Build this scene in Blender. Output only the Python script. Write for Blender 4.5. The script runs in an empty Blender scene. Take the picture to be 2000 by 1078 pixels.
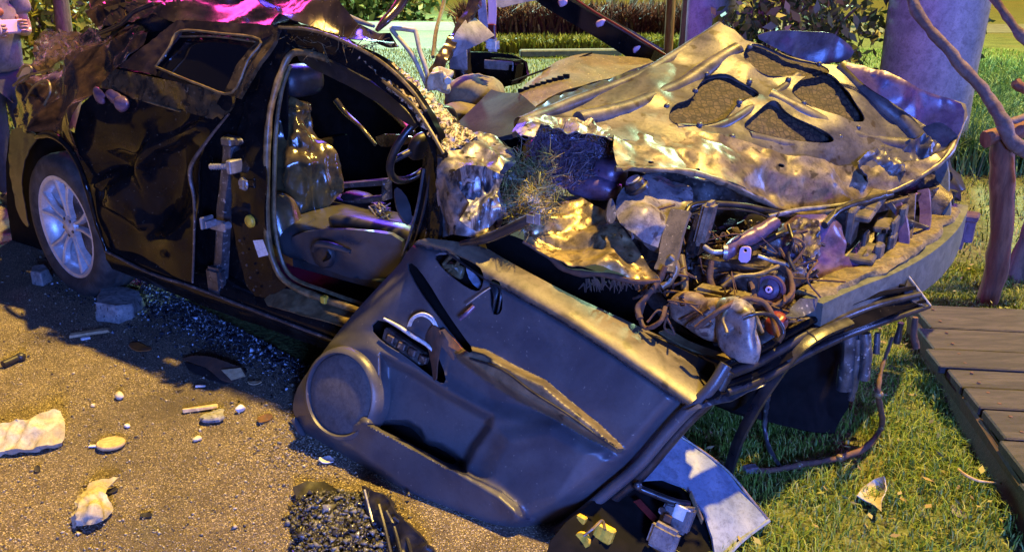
import bpy, bmesh, math, random
import numpy as np
from mathutils import Vector, Matrix, noise
from mathutils.geometry import delaunay_2d_cdt
random.seed(7); RNG = np.random.default_rng(7)
SC = bpy.context.scene
COL = SC.collection
R = math.radians
# ---------------------------------------------------------------- camera
PITCH, CAMZ, FPX = R(20.4), 1.55, 1664.0
cd = bpy.data.cameras.new('camera'); cam = bpy.data.objects.new('camera', cd); COL.objects.link(cam)
cam.location = (0, 0, CAMZ); cam.rotation_euler = (R(90) - PITCH, 0, 0)
cd.sensor_width = 36; cd.lens = 36 * FPX / 2000; cd.clip_end = 500; cd.clip_start = .05
SC.camera = cam
# ---------------------------------------------------------------- night sky
wd = bpy.data.worlds.new('World'); SC.world = wd; wd.use_nodes = True
nt = wd.node_tree
sky = nt.nodes.new('ShaderNodeTexSky'); sky.sky_type = 'NISHITA'; sky.sun_disc = False
sky.sun_elevation = R(-4); sky.sun_rotation = R(52)
bg = nt.nodes['Background']
tint = nt.nodes.new('ShaderNodeMix'); tint.data_type = 'RGBA'; tint.blend_type = 'ADD'
tint.inputs[0].default_value = 1; tint.inputs[7].default_value = (.32, .34, .95, 1)
nt.links.new(sky.outputs[0], tint.inputs[6]); nt.links.new(tint.outputs[2], bg.inputs[0])
bg.inputs[1].default_value = .022
# ---------------------------------------------------------------- light: street lamp, police beacons, park floodlight
LAZ = Vector((.93, .40, 0)).normalized(); LEL = R(71)
LDIR = Vector((LAZ.x * math.cos(LEL), LAZ.y * math.cos(LEL), math.sin(LEL)))
sd = bpy.data.lights.new('street_light', 'SUN'); sd.energy = 4.7; sd.angle = R(1.6); sd.color = (1, .645, .135)
so = bpy.data.objects.new('street_light', sd); COL.objects.link(so); so.rotation_euler = LDIR.to_track_quat('Z', 'Y').to_euler()
def lamp(name, loc, watts, col, size=.12):
    d = bpy.data.lights.new(name, 'POINT'); d.energy = watts; d.color = col; d.shadow_soft_size = size
    o = bpy.data.objects.new(name, d); COL.objects.link(o); o.location = loc; return o
lamp('patrol_car_lightbar', (.8, -2.6, 1.6), 900, (.10, .235, 1.0), .5)
lamp('blue_beacon', (-1.0, 6.2, 2.7), 130, (.14, .07, 1.0), .55)
lamp('red_beacon', (-2.4, 6.2, 2.6), 60, (1.0, .05, .38), .55)
lamp('magenta_beacon', (2.3, 5.3, 1.2), 12, (.75, .12, 1.0), .15)
lamp('violet_beacon', (2.9, .6, 1.9), 13, (.55, .10, 1.0), .3)
lamp('blue_beacon', (5.2, 3.6, 1.2), 200, (.16, .26, 1.0), .15)
lamp('park_floodlight', (6.5, 14, 6.0), 1900, (.62, 1.0, .55), .3)
lamp('park_floodlight', (-3, 24, 6.0), 4200, (.55, 1.0, .85), .3)
SC.view_settings.view_transform = 'Standard'; SC.view_settings.look = 'None'
SC.view_settings.exposure = 1.3; SC.view_settings.gamma = 1
# ---------------------------------------------------------------- geometry of the place
CAMP = np.array([0, 0, CAMZ]); sP, cP = math.sin(PITCH), math.cos(PITCH)
CA = R(-34)                                    # heading of the car: nose to the right and towards us
U = np.array([math.cos(CA), math.sin(CA), 0]); W = np.array([-math.sin(CA), math.cos(CA), 0]); O = np.array([-2.10, 3.81, 0]); ZU = np.array([0, 0, 1.])
def rays(px, py):
    px = np.asarray(px, float); py = np.asarray(py, float)
    a = (px - 1000) / FPX; b = -(py - 539) / FPX
    return np.stack([a, cP + b * sP, -sP + b * cP], -1)
def tval(px, py, mode, v):
    d = rays(px, py)
    if mode == 'd': return v
    n, c = {'l': (W, v + W @ O), 's': (U, v + U @ O), 'z': (ZU, v), 'y': (np.array([0, 1., 0]), v)}[mode]
    return (c - n @ CAMP) / (d @ n)
def P(px, py, mode, v): return CAMP + rays(px, py) * tval(px, py, mode, v)
def pl(pts, mode='l'): return [P(a, b, mode, c) for a, b, c in pts]
def car(s, l, z): return O + U * s + W * l + ZU * z
def depth_fn(ctrl):
    """smooth surface through known points (pixel, plane of the car); affine + thin plate in inverse distance"""
    X = np.array([[c[0] / 500., c[1] / 500.] for c in ctrl]); y = np.array([1 / tval(*c) for c in ctrl]); n = len(X)
    def K(A, B):
        r2 = ((A[:, None] - B[None]) ** 2).sum(-1); return .5 * r2 * np.log(r2 + 1e-12)
    M = np.zeros((n + 3, n + 3)); M[:n, :n] = K(X, X) + 1e-6 * np.eye(n); M[:n, n] = 1; M[:n, n + 1:] = X; M[n:, :n] = M[:n, n:].T
    sol = np.linalg.lstsq(M, np.r_[y, 0, 0, 0], rcond=None)[0]
    def f(px, py):
        A = np.stack([np.asarray(px, float) / 500, np.asarray(py, float) / 500], -1)
        iv = K(A, X) @ sol[:n] + sol[n] + A @ sol[n + 1:]
        return CAMP + rays(px, py) / iv[:, None]
    return f
def chaikin(p, it, closed=True):
    p = np.array(p, float)
    for _ in range(it):
        q = np.roll(p, -1, 0) if closed else p[1:]
        a = p if closed else p[:-1]
        n = np.stack([.75 * a + .25 * q, .25 * a + .75 * q], 1).reshape(-1, 2)
        p = n if closed else np.vstack([p[:1], n, p[-1:]])
    return p
def densify(p, step):
    out = []
    for a, b in zip(p, np.roll(p, -1, 0)):
        k = max(1, int(round(np.linalg.norm(b - a) / step)))
        out += [a + (b - a) * i / k for i in range(k)]
    return np.array(out)
def segdist(px, py, poly, closed=True):
    poly = np.asarray(poly, float); Q = np.stack([px, py], -1)
    best = np.full(len(Q), 1e9)
    m = len(poly) if closed else len(poly) - 1
    for i in range(m):
        a = poly[i]; b = poly[(i + 1) % len(poly)]; ab = b - a
        t = np.clip(((Q - a) @ ab) / (ab @ ab + 1e-9), 0, 1)
        best = np.minimum(best, np.linalg.norm(Q - (a + t[:, None] * ab), axis=1))
    return best
def inside(px, py, poly):
    poly = np.asarray(poly, float); r = np.zeros(len(px), bool)
    for (x0, y0), (x1, y1) in zip(poly, np.roll(poly, -1, 0)):
        c = ((y0 > py) != (y1 > py))
        with np.errstate(divide='ignore', invalid='ignore'):
            r ^= c & (px < (x1 - x0) * (py - y0) / (y1 - y0 + 1e-12) + x0)
    return r
def sdist(px, py, poly): d = segdist(px, py, poly); return np.where(inside(px, py, poly), d, -d)
def sstep(x): x = np.clip(x, 0, 1); return x * x * (3 - 2 * x)
def vnormals(V, F):
    F = np.asarray(F); n = np.cross(V[F[:, 1]] - V[F[:, 0]], V[F[:, 2]] - V[F[:, 0]])
    N = np.zeros_like(V)
    for k in range(F.shape[1]): np.add.at(N, F[:, k], n)
    return N / (np.linalg.norm(N, axis=1)[:, None] + 1e-12)
FOLDS = [Vector(q).normalized() for q in ((1, .2, .3), (-.3, 1, .2), (.2, -.4, 1), (.8, .8, -.3), (-.6, .2, .9), (.3, .9, .8))]
def nz(kind, p, seed=0):
    v = Vector(p) + Vector((seed * 7.3, seed * 3.1, seed * 5.7))
    if kind == 'n': return noise.noise(v) + .45 * noise.noise(v * 2.1)
    if kind == 'r': return 1 - 2.4 * abs(noise.noise(v)) - abs(noise.noise(v * 2.3)) * 1.1
    if kind == 'c':
        v = v * .5; wv = Vector((noise.noise(v * .8), noise.noise(v * .8 + Vector((9, 9, 9))), noise.noise(v * .8 + Vector((4, 2, 7))))); h = 0; tot = 0
        for k, d in enumerate(FOLDS):
            m = max(0, .45 + 1.1 * noise.noise(v * .55 + Vector((k * 11, 0, 5)))); x = v.dot(d) + k * .37 + wv.dot(FOLDS[(k + 2) % 6]) * .55
            h += m * (4 * abs(x - math.floor(x + .5)) - 1); tot += 1
        return h * .62
    d = noise.voronoi(v)[0]; return d[0] * 1.4 - .6
def crush(V, N, rough):
    out = V.copy()
    for k, (kind, amp, sc, *st) in enumerate(rough):
        S = np.array(st[0]) if st else np.ones(3)
        out += N * (amp * np.array([nz(kind, p * sc * S, k + 1) for p in V]))[:, None]
    return out
def sheet(outline, surf, holes=(), step=9, rough=(), thick=.003, sm=1, hsm=2):
    """metal or plastic sheet: outline in photo pixels laid on a surface of the scene, meshed, crumpled and given thickness"""
    f = surf if callable(surf) else depth_fn(surf)
    bo = densify(chaikin(outline, sm), step); hs = [densify(chaikin(h, hsm), step * .8) for h in holes]
    x0, y0 = bo.min(0); x1, y1 = bo.max(0)
    gx, gy = np.meshgrid(np.arange(x0, x1, step), np.arange(y0, y1, step * .87)); gx[1::2] += step / 2
    g = np.stack([gx.ravel(), gy.ravel()], -1); g += RNG.uniform(-.18, .18, g.shape) * step
    k = inside(g[:, 0], g[:, 1], bo) & (segdist(g[:, 0], g[:, 1], bo) > step * .55)
    for h in hs: k &= ~inside(g[:, 0], g[:, 1], h) & (segdist(g[:, 0], g[:, 1], h) > step * .5)
    g = g[k]
    pts = np.vstack([bo] + hs + [g]); ed = []; o = 0
    for lp in [bo] + hs:
        n = len(lp); ed += [(o + i, o + (i + 1) % n) for i in range(n)]; o += n
    vo, _, fo, *_ = delaunay_2d_cdt([Vector(p) for p in pts], ed, [], 0, 1e-4)
    v2 = np.array([tuple(v) for v in vo]); F = np.array([t for t in fo if len(t) == 3])
    c = v2[F].mean(1); k = inside(c[:, 0], c[:, 1], bo)
    for h in hs: k &= ~inside(c[:, 0], c[:, 1], h)
    F = F[k]
    used, inv = np.unique(F, return_inverse=True); F = inv.reshape(-1, 3); v2 = v2[used]
    V = f(v2[:, 0], v2[:, 1]); N = vnormals(V, F)
    if (((CAMP - V) * N).sum(1)).mean() < 0: F = F[:, ::-1]; N = -N
    V = crush(V, N, rough)
    return thicken(V, F, thick)
def thicken(V, F, thick):
    N = vnormals(V, F); n = len(V); B = V - N * thick
    e = {}
    for t in F:
        for a, b in ((t[0], t[1]), (t[1], t[2]), (t[2], t[0])): e[(a, b)] = 1
    rim = [(a, b) for a, b in e if (b, a) not in e]
    faces = [tuple(t) for t in F] + [(t[2] + n, t[1] + n, t[0] + n) for t in F] + [(b, a, a + n, b + n) for a, b in rim]
    return np.vstack([V, B]), faces
def cat(*ms):
    V, F, o = [], [], 0
    for v, f in ms:
        V.append(np.asarray(v, float)); F += [tuple(int(i) + o for i in t) for t in f]; o += len(v)
    return np.vstack(V), F
def spline(pts, k=6):
    p = np.array(pts, float)
    if len(p) < 3: return np.array([p[0] + (p[-1] - p[0]) * i / k for i in range(k + 1)])
    q = np.vstack([2 * p[0] - p[1], p, 2 * p[-1] - p[-2]]); out = []
    for i in range(1, len(q) - 2):
        a, b, c, d = q[i - 1:i + 3]
        for j in range(k):
            t = j / k
            out.append(.5 * (2 * b + (c - a) * t + (2 * a - 5 * b + 4 * c - d) * t * t + (3 * b - a - 3 * c + d) * t ** 3))
    return np.array(out + [p[-1]])
def tube(pts, r, n=8, k=6, prof=None, up=None, rough=(), straight=False):
    """sweep; r number or list; prof = list of (x,y) in metres instead of a circle, x across, y along up"""
    c = np.array(pts, float) if straight else spline(pts, k)
    m = len(c); rr = np.interp(np.linspace(0, 1, m), np.linspace(0, 1, len(r)), r) if hasattr(r, '__len__') else np.full(m, r)
    T = np.gradient(c, axis=0); T /= np.linalg.norm(T, axis=1)[:, None] + 1e-12
    a0 = np.array(up, float) if up is not None else (ZU if abs(T[0][2]) < .9 else np.array([1., 0, 0]))
    V = []; N = a0 - T[0] * (a0 @ T[0]); N /= np.linalg.norm(N)
    pr = prof if prof is not None else [(math.cos(2 * math.pi * i / n), math.sin(2 * math.pi * i / n)) for i in range(n)]
    n = len(pr)
    for i in range(m):
        if up is not None: N = a0
        N = N - T[i] * (N @ T[i]); N = N / (np.linalg.norm(N) + 1e-12); B = np.cross(T[i], N)
        V += [c[i] + (B * x + N * y) * rr[i] for x, y in pr]
    V = np.array(V); F = []
    for i in range(m - 1):
        for j in range(n):
            a = i * n + j; b = i * n + (j + 1) % n; F.append((a, b, b + n, a + n))
    F += [tuple(range(n))[::-1], tuple(range((m - 1) * n, m * n))]
    if rough:
        C = np.repeat(c, n, 0); D = V - C; D /= np.linalg.norm(D, axis=1)[:, None] + 1e-12; V = crush(V, D, rough)
    return V, F
def sellip(c, ax, ay, az, e=.6, e2=None, n=20, m=14, rough=()):
    """superellipsoid with half axes ax, ay, az"""
    e2 = e2 or e; f = lambda w, k: math.copysign(abs(w) ** k, w)
    V = []
    for i in range(m + 1):
        v = -math.pi / 2 + math.pi * i / m
        for j in range(n):
            h = 2 * math.pi * j / n
            V.append(np.array(ax) * f(math.cos(v), e2) * f(math.cos(h), e) + np.array(ay) * f(math.cos(v), e2) * f(math.sin(h), e) + np.array(az) * f(math.sin(v), e2))
    D = np.array(V); V = D + np.array(c); F = []
    for i in range(m):
        for j in range(n):
            a = i * n + j; b = i * n + (j + 1) % n; F.append((a, b, b + n, a + n))
    if rough: V = crush(V, D / (np.linalg.norm(D, axis=1)[:, None] + 1e-9), rough)
    return V, F
def box(c, ax, ay, az, bev=.004, seg=1, jit=0):
    """box with half axes and bevelled edges"""
    bm = bmesh.new(); c = np.array(c, float); ax, ay, az = (np.array(q, float) for q in (ax, ay, az))
    vs = [bm.verts.new(c + x * ax + y * ay + z * az + (RNG.normal(0, jit, 3) if jit else 0)) for x in (-1, 1) for y in (-1, 1) for z in (-1, 1)]
    for q in ((0, 1, 3, 2), (4, 6, 7, 5), (0, 4, 5, 1), (2, 3, 7, 6), (0, 2, 6, 4), (1, 5, 7, 3)): bm.faces.new([vs[i] for i in q])
    bmesh.ops.recalc_face_normals(bm, faces=bm.faces)
    if bev: bmesh.ops.bevel(bm, geom=list(bm.edges), offset=bev, segments=seg, affect='EDGES', clamp_overlap=True)
    bm.verts.index_update(); V = np.array([tuple(v.co) for v in bm.verts]); F = [tuple(v.index for v in f.verts) for f in bm.faces]; bm.free()
    return V, F
def lathe(prof, c, axis, seg=32, closed=False):
    a = np.array(axis, float); a /= np.linalg.norm(a); t = ZU if abs(a[2]) < .9 else np.array([1., 0, 0])
    x = np.cross(a, t); x /= np.linalg.norm(x); y = np.cross(a, x); V = []
    for r, h in prof:
        for j in range(seg):
            q = 2 * math.pi * j / seg; V.append(np.array(c) + a * h + (x * math.cos(q) + y * math.sin(q)) * r)
    F = []; m = len(prof)
    for i in range(m if closed else m - 1):
        for j in range(seg):
            k = (i + 1) % m; F.append((i * seg + j, i * seg + (j + 1) % seg, k * seg + (j + 1) % seg, k * seg + j))
    if not closed: F += [tuple(range(seg))[::-1], tuple(range((m - 1) * seg, m * seg))]
    return np.array(V), F
# ---------------------------------------------------------------- objects
def tag(o, label=None, catg=None, group=None, kind=None):
    for k, v in (('label', label), ('category', catg), ('group', group), ('kind', kind)):
        if v: o[k] = v
    return o
def obj(name, m, mat, parent=None, smooth=True, angle=None):
    V, F = m; V = np.asarray(V, float)
    root = parent
    while root is not None and root.parent is not None: root = root.parent
    if root is not None: base = np.array(root.location)
    else: base = np.array([(V[:, 0].min() + V[:, 0].max()) / 2, (V[:, 1].min() + V[:, 1].max()) / 2, V[:, 2].min()])
    me = bpy.data.meshes.new(name); me.from_pydata((V - base).tolist(), [], [tuple(int(i) for i in f) for f in F]); 
    bm = bmesh.new(); bm.from_mesh(me); bmesh.ops.recalc_face_normals(bm, faces=bm.faces); bm.to_mesh(me); bm.free()
    if smooth:
        me.polygons.foreach_set('use_smooth', [True] * len(me.polygons))
        me.set_sharp_from_angle(angle=R(angle or 50))
    if mat: me.materials.append(mat)
    o = bpy.data.objects.new(name, me); COL.objects.link(o)
    if parent is not None: o.parent = parent
    else: o.location = base
    return o
def fast(name, V, F, mat, parent=None):
    """big soups of small faces"""
    me = bpy.data.meshes.new(name); V = np.asarray(V, float); base = np.array(parent.location) if parent else np.zeros(3)
    V = V - base; F = np.asarray(F, np.int32); k = F.shape[1]
    me.vertices.add(len(V)); me.vertices.foreach_set('co', V.ravel())
    me.loops.add(F.size); me.loops.foreach_set('vertex_index', F.ravel())
    me.polygons.add(len(F)); me.polygons.foreach_set('loop_start', np.arange(0, F.size, k, dtype=np.int32))
    me.update(calc_edges=True); me.validate(); me.materials.append(mat)
    o = bpy.data.objects.new(name, me); COL.objects.link(o)
    if parent: o.parent = parent
    return o
def empty(name, loc, label, catg, group=None):
    o = bpy.data.objects.new(name, None); COL.objects.link(o); o.location = loc; o.empty_display_size = .1
    return tag(o, label, catg, group)
# ---------------------------------------------------------------- materials
def mat(name, c1, c2=None, sc=6, rough=.5, metal=0, bump=0, bsc=60, spec=.5, coat=0, speck=None, stretch=None, dist=1.5, rvar=0, ramp=(.38, .62), grime=.4, detail=5):
    m = bpy.data.materials.new(name); m.use_nodes = True; n = m.node_tree; b = n.nodes['Principled BSDF']
    L = n.links.new; tc = n.nodes.new('ShaderNodeTexCoord'); mp = n.nodes.new('ShaderNodeMapping'); L(tc.outputs['Object'], mp.inputs[0])
    if stretch: mp.inputs['Scale'].default_value = stretch
    b.inputs['Roughness'].default_value = rough; b.inputs['Metallic'].default_value = metal
    b.inputs['Specular IOR Level'].default_value = spec; b.inputs['Coat Weight'].default_value = coat; b.inputs['Coat Roughness'].default_value = .06
    def nse(s, d=detail, ds=0):
        t = n.nodes.new('ShaderNodeTexNoise'); t.inputs['Scale'].default_value = s; t.inputs['Detail'].default_value = d; t.inputs['Distortion'].default_value = ds
        L(mp.outputs[0], t.inputs['Vector']); return t
    def rmp(src, a, z):
        r = n.nodes.new('ShaderNodeMapRange'); r.inputs[1].default_value = a; r.inputs[2].default_value = z; L(src, r.inputs[0]); return r.outputs[0]
    def mixc(f, A, B):
        x = n.nodes.new('ShaderNodeMix'); x.data_type = 'RGBA'; L(f, x.inputs[0])
        for s, q in ((x.inputs[6], A), (x.inputs[7], B)):
            if isinstance(q, tuple): s.default_value = (*q, 1)
            else: L(q, s)
        return x.outputs[2]
    out = c1
    if c2:
        t = nse(sc, ds=dist); out = mixc(rmp(t.outputs[0], *ramp), c1, c2)
        if rvar:
            r = n.nodes.new('ShaderNodeMapRange'); L(t.outputs[0], r.inputs[0]); r.inputs[1].default_value = .3; r.inputs[2].default_value = .7
            r.inputs[3].default_value = max(.03, rough - rvar); r.inputs[4].default_value = min(1, rough + rvar); L(r.outputs[0], b.inputs['Roughness'])
    if speck:
        cs, ss, th = speck; t = nse(ss, 2); out = mixc(rmp(t.outputs[0], th, th + .06), out, cs)
    if grime and c2:
        for gs, a, z, k in ((17, .50, .60, .9), (70, .50, .60, .8), (240, .52, .62, .6)):
            t = nse(gs, 10, .4); t.inputs['Roughness'].default_value = .72
            f = n.nodes.new('ShaderNodeMath'); f.operation = 'MULTIPLY'; L(rmp(t.outputs[0], a, z), f.inputs[0]); f.inputs[1].default_value = grime * k
            out = mixc(f.outputs[0], out, tuple(.22 * q + .004 for q in c1))
    if isinstance(out, tuple): b.inputs['Base Color'].default_value = (*out, 1)
    else: L(out, b.inputs['Base Color'])
    if bump:
        t = nse(bsc, 9); t.inputs['Roughness'].default_value = .68; u = n.nodes.new('ShaderNodeBump'); u.inputs['Strength'].default_value = min(1, bump * 1.5); u.inputs['Distance'].default_value = .004
        L(t.outputs[0], u.inputs['Height']); L(u.outputs[0], b.inputs['Normal'])
    return m
M = {}
M['black_paint'] = mat('black_paint', (.004, .004, .005), (.009, .008, .008), 7, .13, 0, .02, 30, .12, .06, ((.05, .045, .035), 70, .68), rvar=.05, grime=0)
M['lit_dirty_paint'] = mat('lit_dirty_paint', (.03, .022, .014), (.10, .07, .035), 14, .30, .3, .12, 50, .5, .3, ((.2, .15, .09), 70, .62), rvar=.12)  # brown tone also carries the yellow light reflected on the waist strip
M['crushed'] = mat('crushed', (.022, .015, .014), (.15, .09, .055), 7, .22, .7, .03, 60, .5, .3, rvar=.08, grime=.35)
M['roof'] = mat('roof', (.03, .022, .026), (.08, .055, .06), 5, .22, .55, .03, 40, .5, .3, ((.16, .12, .09), 90, .68), rvar=.06, grime=.2)
M['silver'] = mat('silver', (.13, .12, .115), (.36, .33, .32), 10, .36, .5, .12, 45, .5, 0, ((.03, .025, .03), 30, .60), rvar=.12)
M['film'] = mat('film', (.03, .03, .035), (.34, .33, .34), 12, .3, .3, .25, 40, stretch=(1.8, 1.8, .5), ramp=(.40, .66), dist=3)
M['gold'] = mat('gold', (.22, .17, .08), (.42, .33, .17), 12, .34, .6, .18, 50, .5, 0, ((.10, .06, .02), 40, .62), rvar=.13)
M['hood'] = mat('hood', (.062, .061, .070), (.130, .120, .122), 4, .42, .25, .16, 70, .5, 0, ((.05, .04, .035), 22, .62), rvar=.10, grime=.4)
M['hood_edge'] = mat('hood_edge', (.12, .098, .072), (.25, .205, .14), 7, .40, .22, .12, 60, .5, 0, ((.05, .04, .03), 24, .62), rvar=.1, grime=.5)
M['net'] = mat('net', (.04, .03, .02), (.09, .065, .04), 30, .8, 0, .4, 120)
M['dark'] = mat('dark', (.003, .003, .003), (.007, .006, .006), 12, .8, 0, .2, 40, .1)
M['plastic'] = mat('plastic', (.018, .018, .021), (.032, .031, .034), 10, .42, 0, .12, 160)
M['trim'] = mat('trim', (.052, .052, .062), (.085, .081, .086), 4, .40, 0, .10, 420, .5, 0, ((.2, .18, .15), 90, .70), rvar=.08, grime=.15)
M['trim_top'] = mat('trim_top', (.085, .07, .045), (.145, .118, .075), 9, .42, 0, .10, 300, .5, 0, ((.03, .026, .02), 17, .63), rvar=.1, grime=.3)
M['speaker'] = mat('speaker', (.075, .07, .075), (.105, .095, .092), 40, .7, 0, .5, 600)
M['rubber'] = mat('rubber', (.014, .013, .016), (.03, .027, .027), 12, .35, 0, .1, 90, rvar=.1)
M['seal'] = mat('seal', (.09, .065, .03), (.2, .15, .075), 14, .4, 0, .15, 80)
M['tyre'] = mat('tyre', (.025, .025, .027), (.07, .065, .06), 8, .75, 0, .3, 60)
M['alloy'] = mat('alloy', (.62, .63, .66), (.5, .5, .53), 8, .34, .35, .05, 60, grime=.25)
M['steel'] = mat('steel', (.13, .135, .15), (.06, .06, .065), 12, .35, .5, .12, 70, speck=((.4, .4, .4), 60, .63))
M['steel_light'] = mat('steel_light', (.34, .34, .36), (.20, .2, .2), 14, .35, .4, .1, 70)
M['white_panel'] = mat('white_panel', (.16, .20, .28), (.22, .26, .34), 5, .4, .05, .05, 70, rvar=.08)
M['leather'] = mat('leather', (.045, .034, .018), (.11, .08, .03), 6, .24, 0, .08, 120, .7, 0, rvar=.06, grime=.3)
M['seat'] = mat('seat', (.04, .04, .045), (.06, .058, .06), 9, .32, 0, .05, 220, .6, 0, rvar=.06, grime=.15)
M['glass'] = mat('glass', (.004, .004, .006), None, rough=.06, spec=.8)
M['crackle'] = mat('crackle', (.03, .022, .015), (.42, .34, .22), 30, .35, .1, .4, 90, ramp=(.47, .53), dist=3, grime=0)
M['dash'] = mat('dash', (.095, .078, .055), (.15, .12, .08), 8, .62, 0, .2, 260, speck=((.45, .38, .25), 110, .66))
M['dash_dark'] = mat('dash_dark', (.022, .021, .026), (.035, .033, .037), 6, .8, 0, .1, 200, .1)
M['bag'] = mat('bag', (.13, .105, .065), (.20, .165, .10), 5, .75, 0, .1, 200)
M['fabric_grey'] = mat('fabric_grey', (.20, .19, .20), (.30, .28, .28), 8, .8, 0, .15, 240)
M['belt'] = mat('belt', (.45, .33, .40), (.55, .42, .46), 20, .6)
M['cream'] = mat('cream', (.36, .32, .22), (.48, .43, .33), 12, .5)
M['white'] = mat('white', (.72, .72, .72), (.60, .58, .55), 12, .45)
M['foam'] = mat('foam', (.10, .082, .045), (.22, .175, .09), 30, .85, 0, .8, 80, speck=((.12, .08, .04), 40, .62))
M['beam'] = mat('beam', (.10, .12, .115), (.17, .185, .17), 10, .45, .2, .1, 60)
M['support'] = mat('support', (.045, .043, .045), (.15, .125, .10), 12, .5, .1, .2, 60)
M['tank'] = mat('tank', (.16, .15, .16), (.28, .25, .23), 9, .38, 0, .10, 60, .5, 0, ((.08, .06, .05), 28, .62), rvar=.08, grime=.6)
M['engine'] = mat('engine', (.03, .024, .024), (.11, .085, .075), 18, .4, .3, .4, 70, speck=((.25, .2, .15), 60, .64), rvar=.15)
M['lump'] = mat('lump', (.15, .11, .085), (.30, .22, .16), 9, .42, 0, .15, 40, .5, 0, ((.07, .045, .04), 24, .6), grime=.6)
M['violet_part'] = mat('violet_part', (.10, .06, .12), (.17, .11, .17), 12, .35, .2, .15, 60)
M['skin_violet'] = mat('skin_violet', (.07, .06, .09), (.14, .12, .16), 9, .35, .2, .15, 50)
M['pink'] = mat('pink', (.60, .40, .55), None, rough=.5)
M['yellow'] = mat('yellow', (.75, .50, .05), (.6, .38, .03), 30, .5)
M['orange'] = mat('orange', (.5, .18, .04), (.35, .12, .03), 12, .4)
M['red'] = mat('red', (.20, .025, .02), (.12, .015, .015), 12, .35)
M['rust'] = mat('rust', (.12, .055, .03), (.06, .035, .025), 14, .8, 0, .4, 60)
M['paper'] = mat('paper', (.46, .42, .33), (.36, .31, .22), 14, .8, 0, .3, 60)
M['wood_pale'] = mat('wood_pale', (.55, .42, .24), (.40, .28, .14), 20, .75, 0, .3, 80)
M['concrete'] = mat('concrete', (.20, .20, .20), (.33, .32, .30), 16, .9, 0, .7, 70, speck=((.08, .08, .08), 50, .62))
M['stone'] = mat('stone', (.42, .38, .30), (.6, .55, .46), 20, .85, 0, .5, 60)
M['bark'] = mat('bark', (.10, .075, .055), (.20, .15, .11), 14, .85, 0, .8, 50, stretch=(1, 1, .25))
M['post'] = mat('post', (.14, .035, .016), (.24, .10, .05), 16, .7, 0, 1.0, 50, stretch=(1, 1, .18))
M['branch'] = mat('branch', (.20, .14, .12), (.13, .07, .055), 14, .75, 0, .9, 50)
M['plank'] = mat('plank', (.016, .015, .017), (.048, .042, .042), 9, .7, 0, .5, 60, stretch=(.35, 2.2, 2), grime=.6)
M['beam_red'] = mat('beam_red', (.05, .02, .014), (.026, .014, .011), 14, .8, 0, .5, 60)
M['column'] = mat('column', (.20, .22, .25), (.29, .31, .34), 4, .6, 0, .25, 30)
M['shirt'] = mat('shirt', (.16, .135, .125), (.20, .17, .155), 10, .85, 0, .2, 200)
M['trousers'] = mat('trousers', (.025, .025, .035), (.035, .035, .045), 10, .8, 0, .2, 200)
M['skin'] = mat('skin', (.36, .19, .125), (.42, .24, .17), 10, .5)
M['hair'] = mat('hair', (.015, .012, .01), None, rough=.5)
M['kerb'] = mat('kerb', (.09, .09, .10), (.13, .13, .14), 6, .85, 0, .3, 40)
M['path'] = mat('path', (.10, .11, .11), (.14, .15, .145), 3, .85)
def net_mat():
    m = M['net']; n = m.node_tree; L = n.links.new; b = n.nodes['Principled BSDF']; src = b.inputs['Base Color'].links[0].from_socket
    g = n.nodes.new('ShaderNodeTexCoord'); v = n.nodes.new('ShaderNodeTexVoronoi'); v.feature = 'DISTANCE_TO_EDGE'; v.inputs['Scale'].default_value = 48; v.inputs['Randomness'].default_value = .55; L(g.outputs['Object'], v.inputs['Vector'])
    r = n.nodes.new('ShaderNodeMapRange'); r.inputs[1].default_value = .05; r.inputs[2].default_value = .13; L(v.outputs['Distance'], r.inputs[0])
    x = n.nodes.new('ShaderNodeMix'); x.data_type = 'RGBA'; L(r.outputs[0], x.inputs[0]); x.inputs[6].default_value = (.012, .009, .010, 1); L(src, x.inputs[7]); L(x.outputs[2], b.inputs['Base Color'])
net_mat()
def blade_mat(name, cols):
    m = bpy.data.materials.new(name); m.use_nodes = True; n = m.node_tree; b = n.nodes['Principled BSDF']; L = n.links.new
    g = n.nodes.new('ShaderNodeNewGeometry'); r = n.nodes.new('ShaderNodeValToRGB'); L(g.outputs['Random Per Island'], r.inputs[0])
    e = r.color_ramp.elements; e[0].position = 0; e[0].color = (*cols[0], 1); e[1].position = 1; e[1].color = (*cols[-1], 1)
    for i, c in enumerate(cols[1:-1]): x = e.new((i + 1) / (len(cols) - 1)); x.color = (*c, 1)
    L(r.outputs[0], b.inputs['Base Color']); b.inputs['Roughness'].default_value = .5; b.inputs['Specular IOR Level'].default_value = .3
    return m
M['grass'] = blade_mat('grass', [(.05, .11, .012), (.11, .19, .018), (.18, .25, .03), (.30, .30, .09)])
M['shards'] = blade_mat('shards', [(.008, .010, .014), (.02, .025, .035), (.05, .06, .08), (.015, .015, .02), (.55, .62, .7)])
M['shards'].node_tree.nodes['Principled BSDF'].inputs['Roughness'].default_value = .1
M['tall_grass'] = blade_mat('tall_grass', [(.04, .12, .03), (.08, .19, .05), (.15, .25, .09)])
M['flower'] = blade_mat('flower', [(.05, .018, .022), (.10, .03, .035), (.07, .04, .03)])
M['low_hedge'] = blade_mat('low_hedge', [(.10, .12, .015), (.2, .2, .03), (.15, .17, .02)])
M['leaf'] = blade_mat('leaf', [(.02, .045, .012), (.05, .08, .02), (.09, .11, .03), (.16, .15, .04)])
M['dry'] = blade_mat('dry', [(.13, .10, .05), (.25, .19, .08), (.16, .2, .05), (.34, .28, .14)])
M['fibre'] = blade_mat('fibre', [(.05, .035, .05), (.10, .07, .09), (.2, .15, .15)])
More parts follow.
